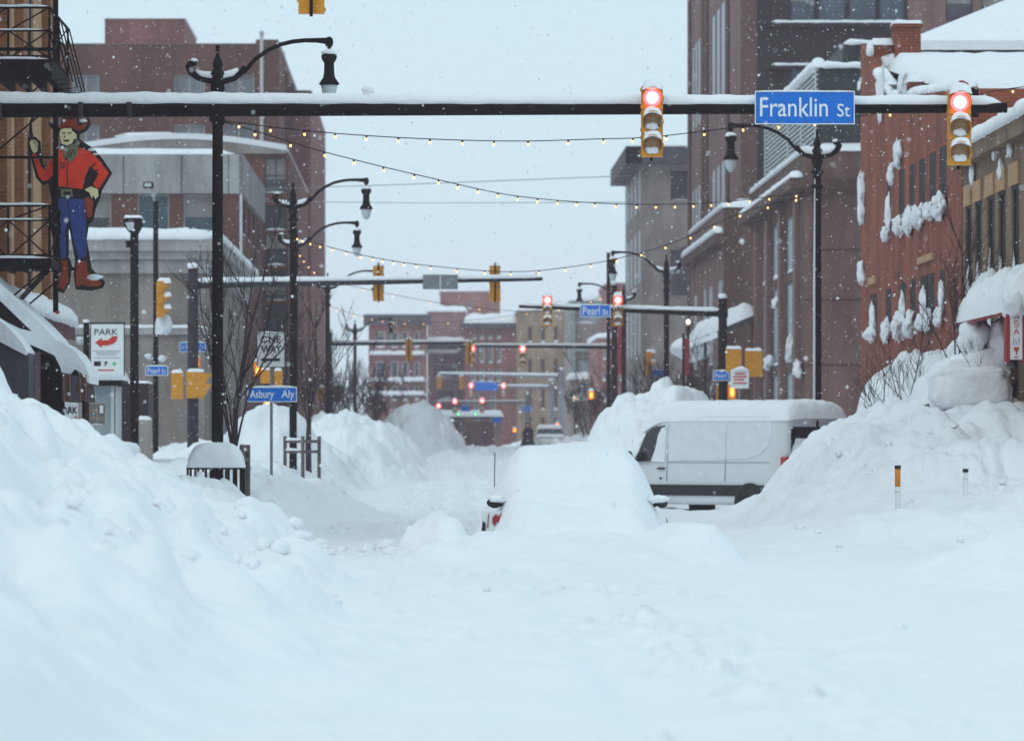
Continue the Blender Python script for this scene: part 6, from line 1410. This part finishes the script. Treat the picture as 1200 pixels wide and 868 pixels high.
m = MB(); m.lump((PX(531, 297), 297.2, PZ(521, 297)), (.12, .1, .1), 2, 10, 8, amp=0); part('glass', m, 'orange_light', t)

def person(px, Y, base, label):
    x = PX(px, Y); t = thing('person', label, 'person', (x, Y, base))
    me = bpy.data.meshes.new('body')
    V = [(0,0,.95),(0,0,1.15),(0,0,1.38),(0,0,1.5),(0,0,1.6),(0,-.01,1.72),(-.2,0,1.42),(-.27,.02,1.15),(-.24,-.1,.92),(.2,0,1.42),(.27,.02,1.15),(.22,-.12,.93),(-.1,0,.88),(-.12,-.03,.5),(-.12,.04,.08),(-.12,-.12,.04),(.1,0,.88),(.12,-.12,.5),(.13,.02,.1),(.13,-.14,.05),(-.23,-.14,.83),(.21,-.17,.84)]
    E = [(0,1),(1,2),(2,3),(3,4),(4,5),(2,6),(6,7),(7,8),(2,9),(9,10),(10,11),(0,12),(12,13),(13,14),(14,15),(0,16),(16,17),(17,18),(18,19),(8,20),(11,21)]
    R = [.2,.2,.19,.09,.1,.1,.1,.075,.05,.1,.075,.05,.12,.09,.07,.05,.12,.09,.07,.05,.03,.03]
    me.from_pydata(V, E, []); o = bpy.data.objects.new('tmp', me); C.objects.link(o)
    md = o.modifiers.new('s', 'SKIN'); sv = me.skin_vertices[0].data
    for i, r in enumerate(R): sv[i].radius = (r, r*.8)
    sv[0].use_root = True; sb = o.modifiers.new('u', 'SUBSURF'); sb.levels = 1; sb.render_levels = 1
    dg = bpy.context.evaluated_depsgraph_get(); m2 = bpy.data.meshes.new_from_object(o.evaluated_get(dg)); bpy.data.objects.remove(o)
    m2.materials.clear(); m2.materials.append(M['coat_dark']); ob = part('body', m2, None, t)
    m = MB(); m.lump((0, -.03, 1.66), (.085, .1, .12), 1, 14, 10, amp=0); m.v = [(a+x, b_+Y, z+base) for a, b_, z in m.v]; part('face', m, 'skin', t)
    m = MB(); m.lathe([(.42, .5), (.36, .8), (.28, 1.1), (.25, 1.4), (.15, 1.55), (.13, 1.7), (.11, 1.78), (.03, 1.84)], (x, Y+.03, base), 14, (1, .75)); part('long_hooded_coat', m, 'coat_dark', t)
person(618.5, 258, 1.2, 'person walking away in a long dark hooded coat beside the far car')

# ------------------------------------------------------------------ falling snow and haze
R2 = np.random.RandomState(4); N = 38000
Px = R2.uniform(-13, 16, N); Py = R2.uniform(27, 135, N); Pz = R2.uniform(.5, 16, N)
keep = Pz > 1.2; Px, Py, Pz = Px[keep], Py[keep], Pz[keep]; N = len(Px)
rr = R2.lognormal(math.log(.0066), .42, N)
octa = np.array([(1,0,0),(-1,0,0),(0,1,0),(0,-1,0),(0,0,1.1),(0,0,-1.1)])
V = (octa[None]*rr[:, None, None]*R2.uniform(.7, 1.3, (N, 6, 1))+np.stack([Px, Py, Pz], -1)[:, None]).reshape(-1, 3)
of = np.array([(0,2,4),(2,1,4),(1,3,4),(3,0,4),(2,0,5),(1,2,5),(3,1,5),(0,3,5)])
Fc = (of[None]+(np.arange(N)*6)[:, None, None]).reshape(-1, 3).astype(np.int32)
me = bpy.data.meshes.new('falling_snow'); me.vertices.add(len(V)); me.vertices.foreach_set('co', V.astype(np.float32).ravel())
me.loops.add(Fc.size); me.loops.foreach_set('vertex_index', Fc.ravel()); me.polygons.add(len(Fc)); me.polygons.foreach_set('loop_start', np.arange(0, Fc.size, 3, dtype=np.int32))
me.update(calc_edges=True); me.validate(); me.materials.append(M['snow_plaster'])
o = bpy.data.objects.new('falling_snow', me); C.objects.link(o); o['kind'] = 'stuff'

m = MB(); m.box(-410, 410, -45, 1510, -1.2, 48)
hm = bpy.data.materials.new('haze'); hm.use_nodes = True; n = hm.node_tree; n.nodes.clear()
ho = n.nodes.new('ShaderNodeOutputMaterial'); pv = n.nodes.new('ShaderNodeVolumePrincipled')
pv.inputs['Density'].default_value = .0004; pv.inputs['Color'].default_value = (.98, .8, .88, 1); pv.inputs['Anisotropy'].default_value = .2
n.links.new(pv.outputs[0], ho.inputs['Volume'])
o = bpy.data.objects.new('haze', m.mesh('haze', [hm])); C.objects.link(o); o['kind'] = 'stuff'
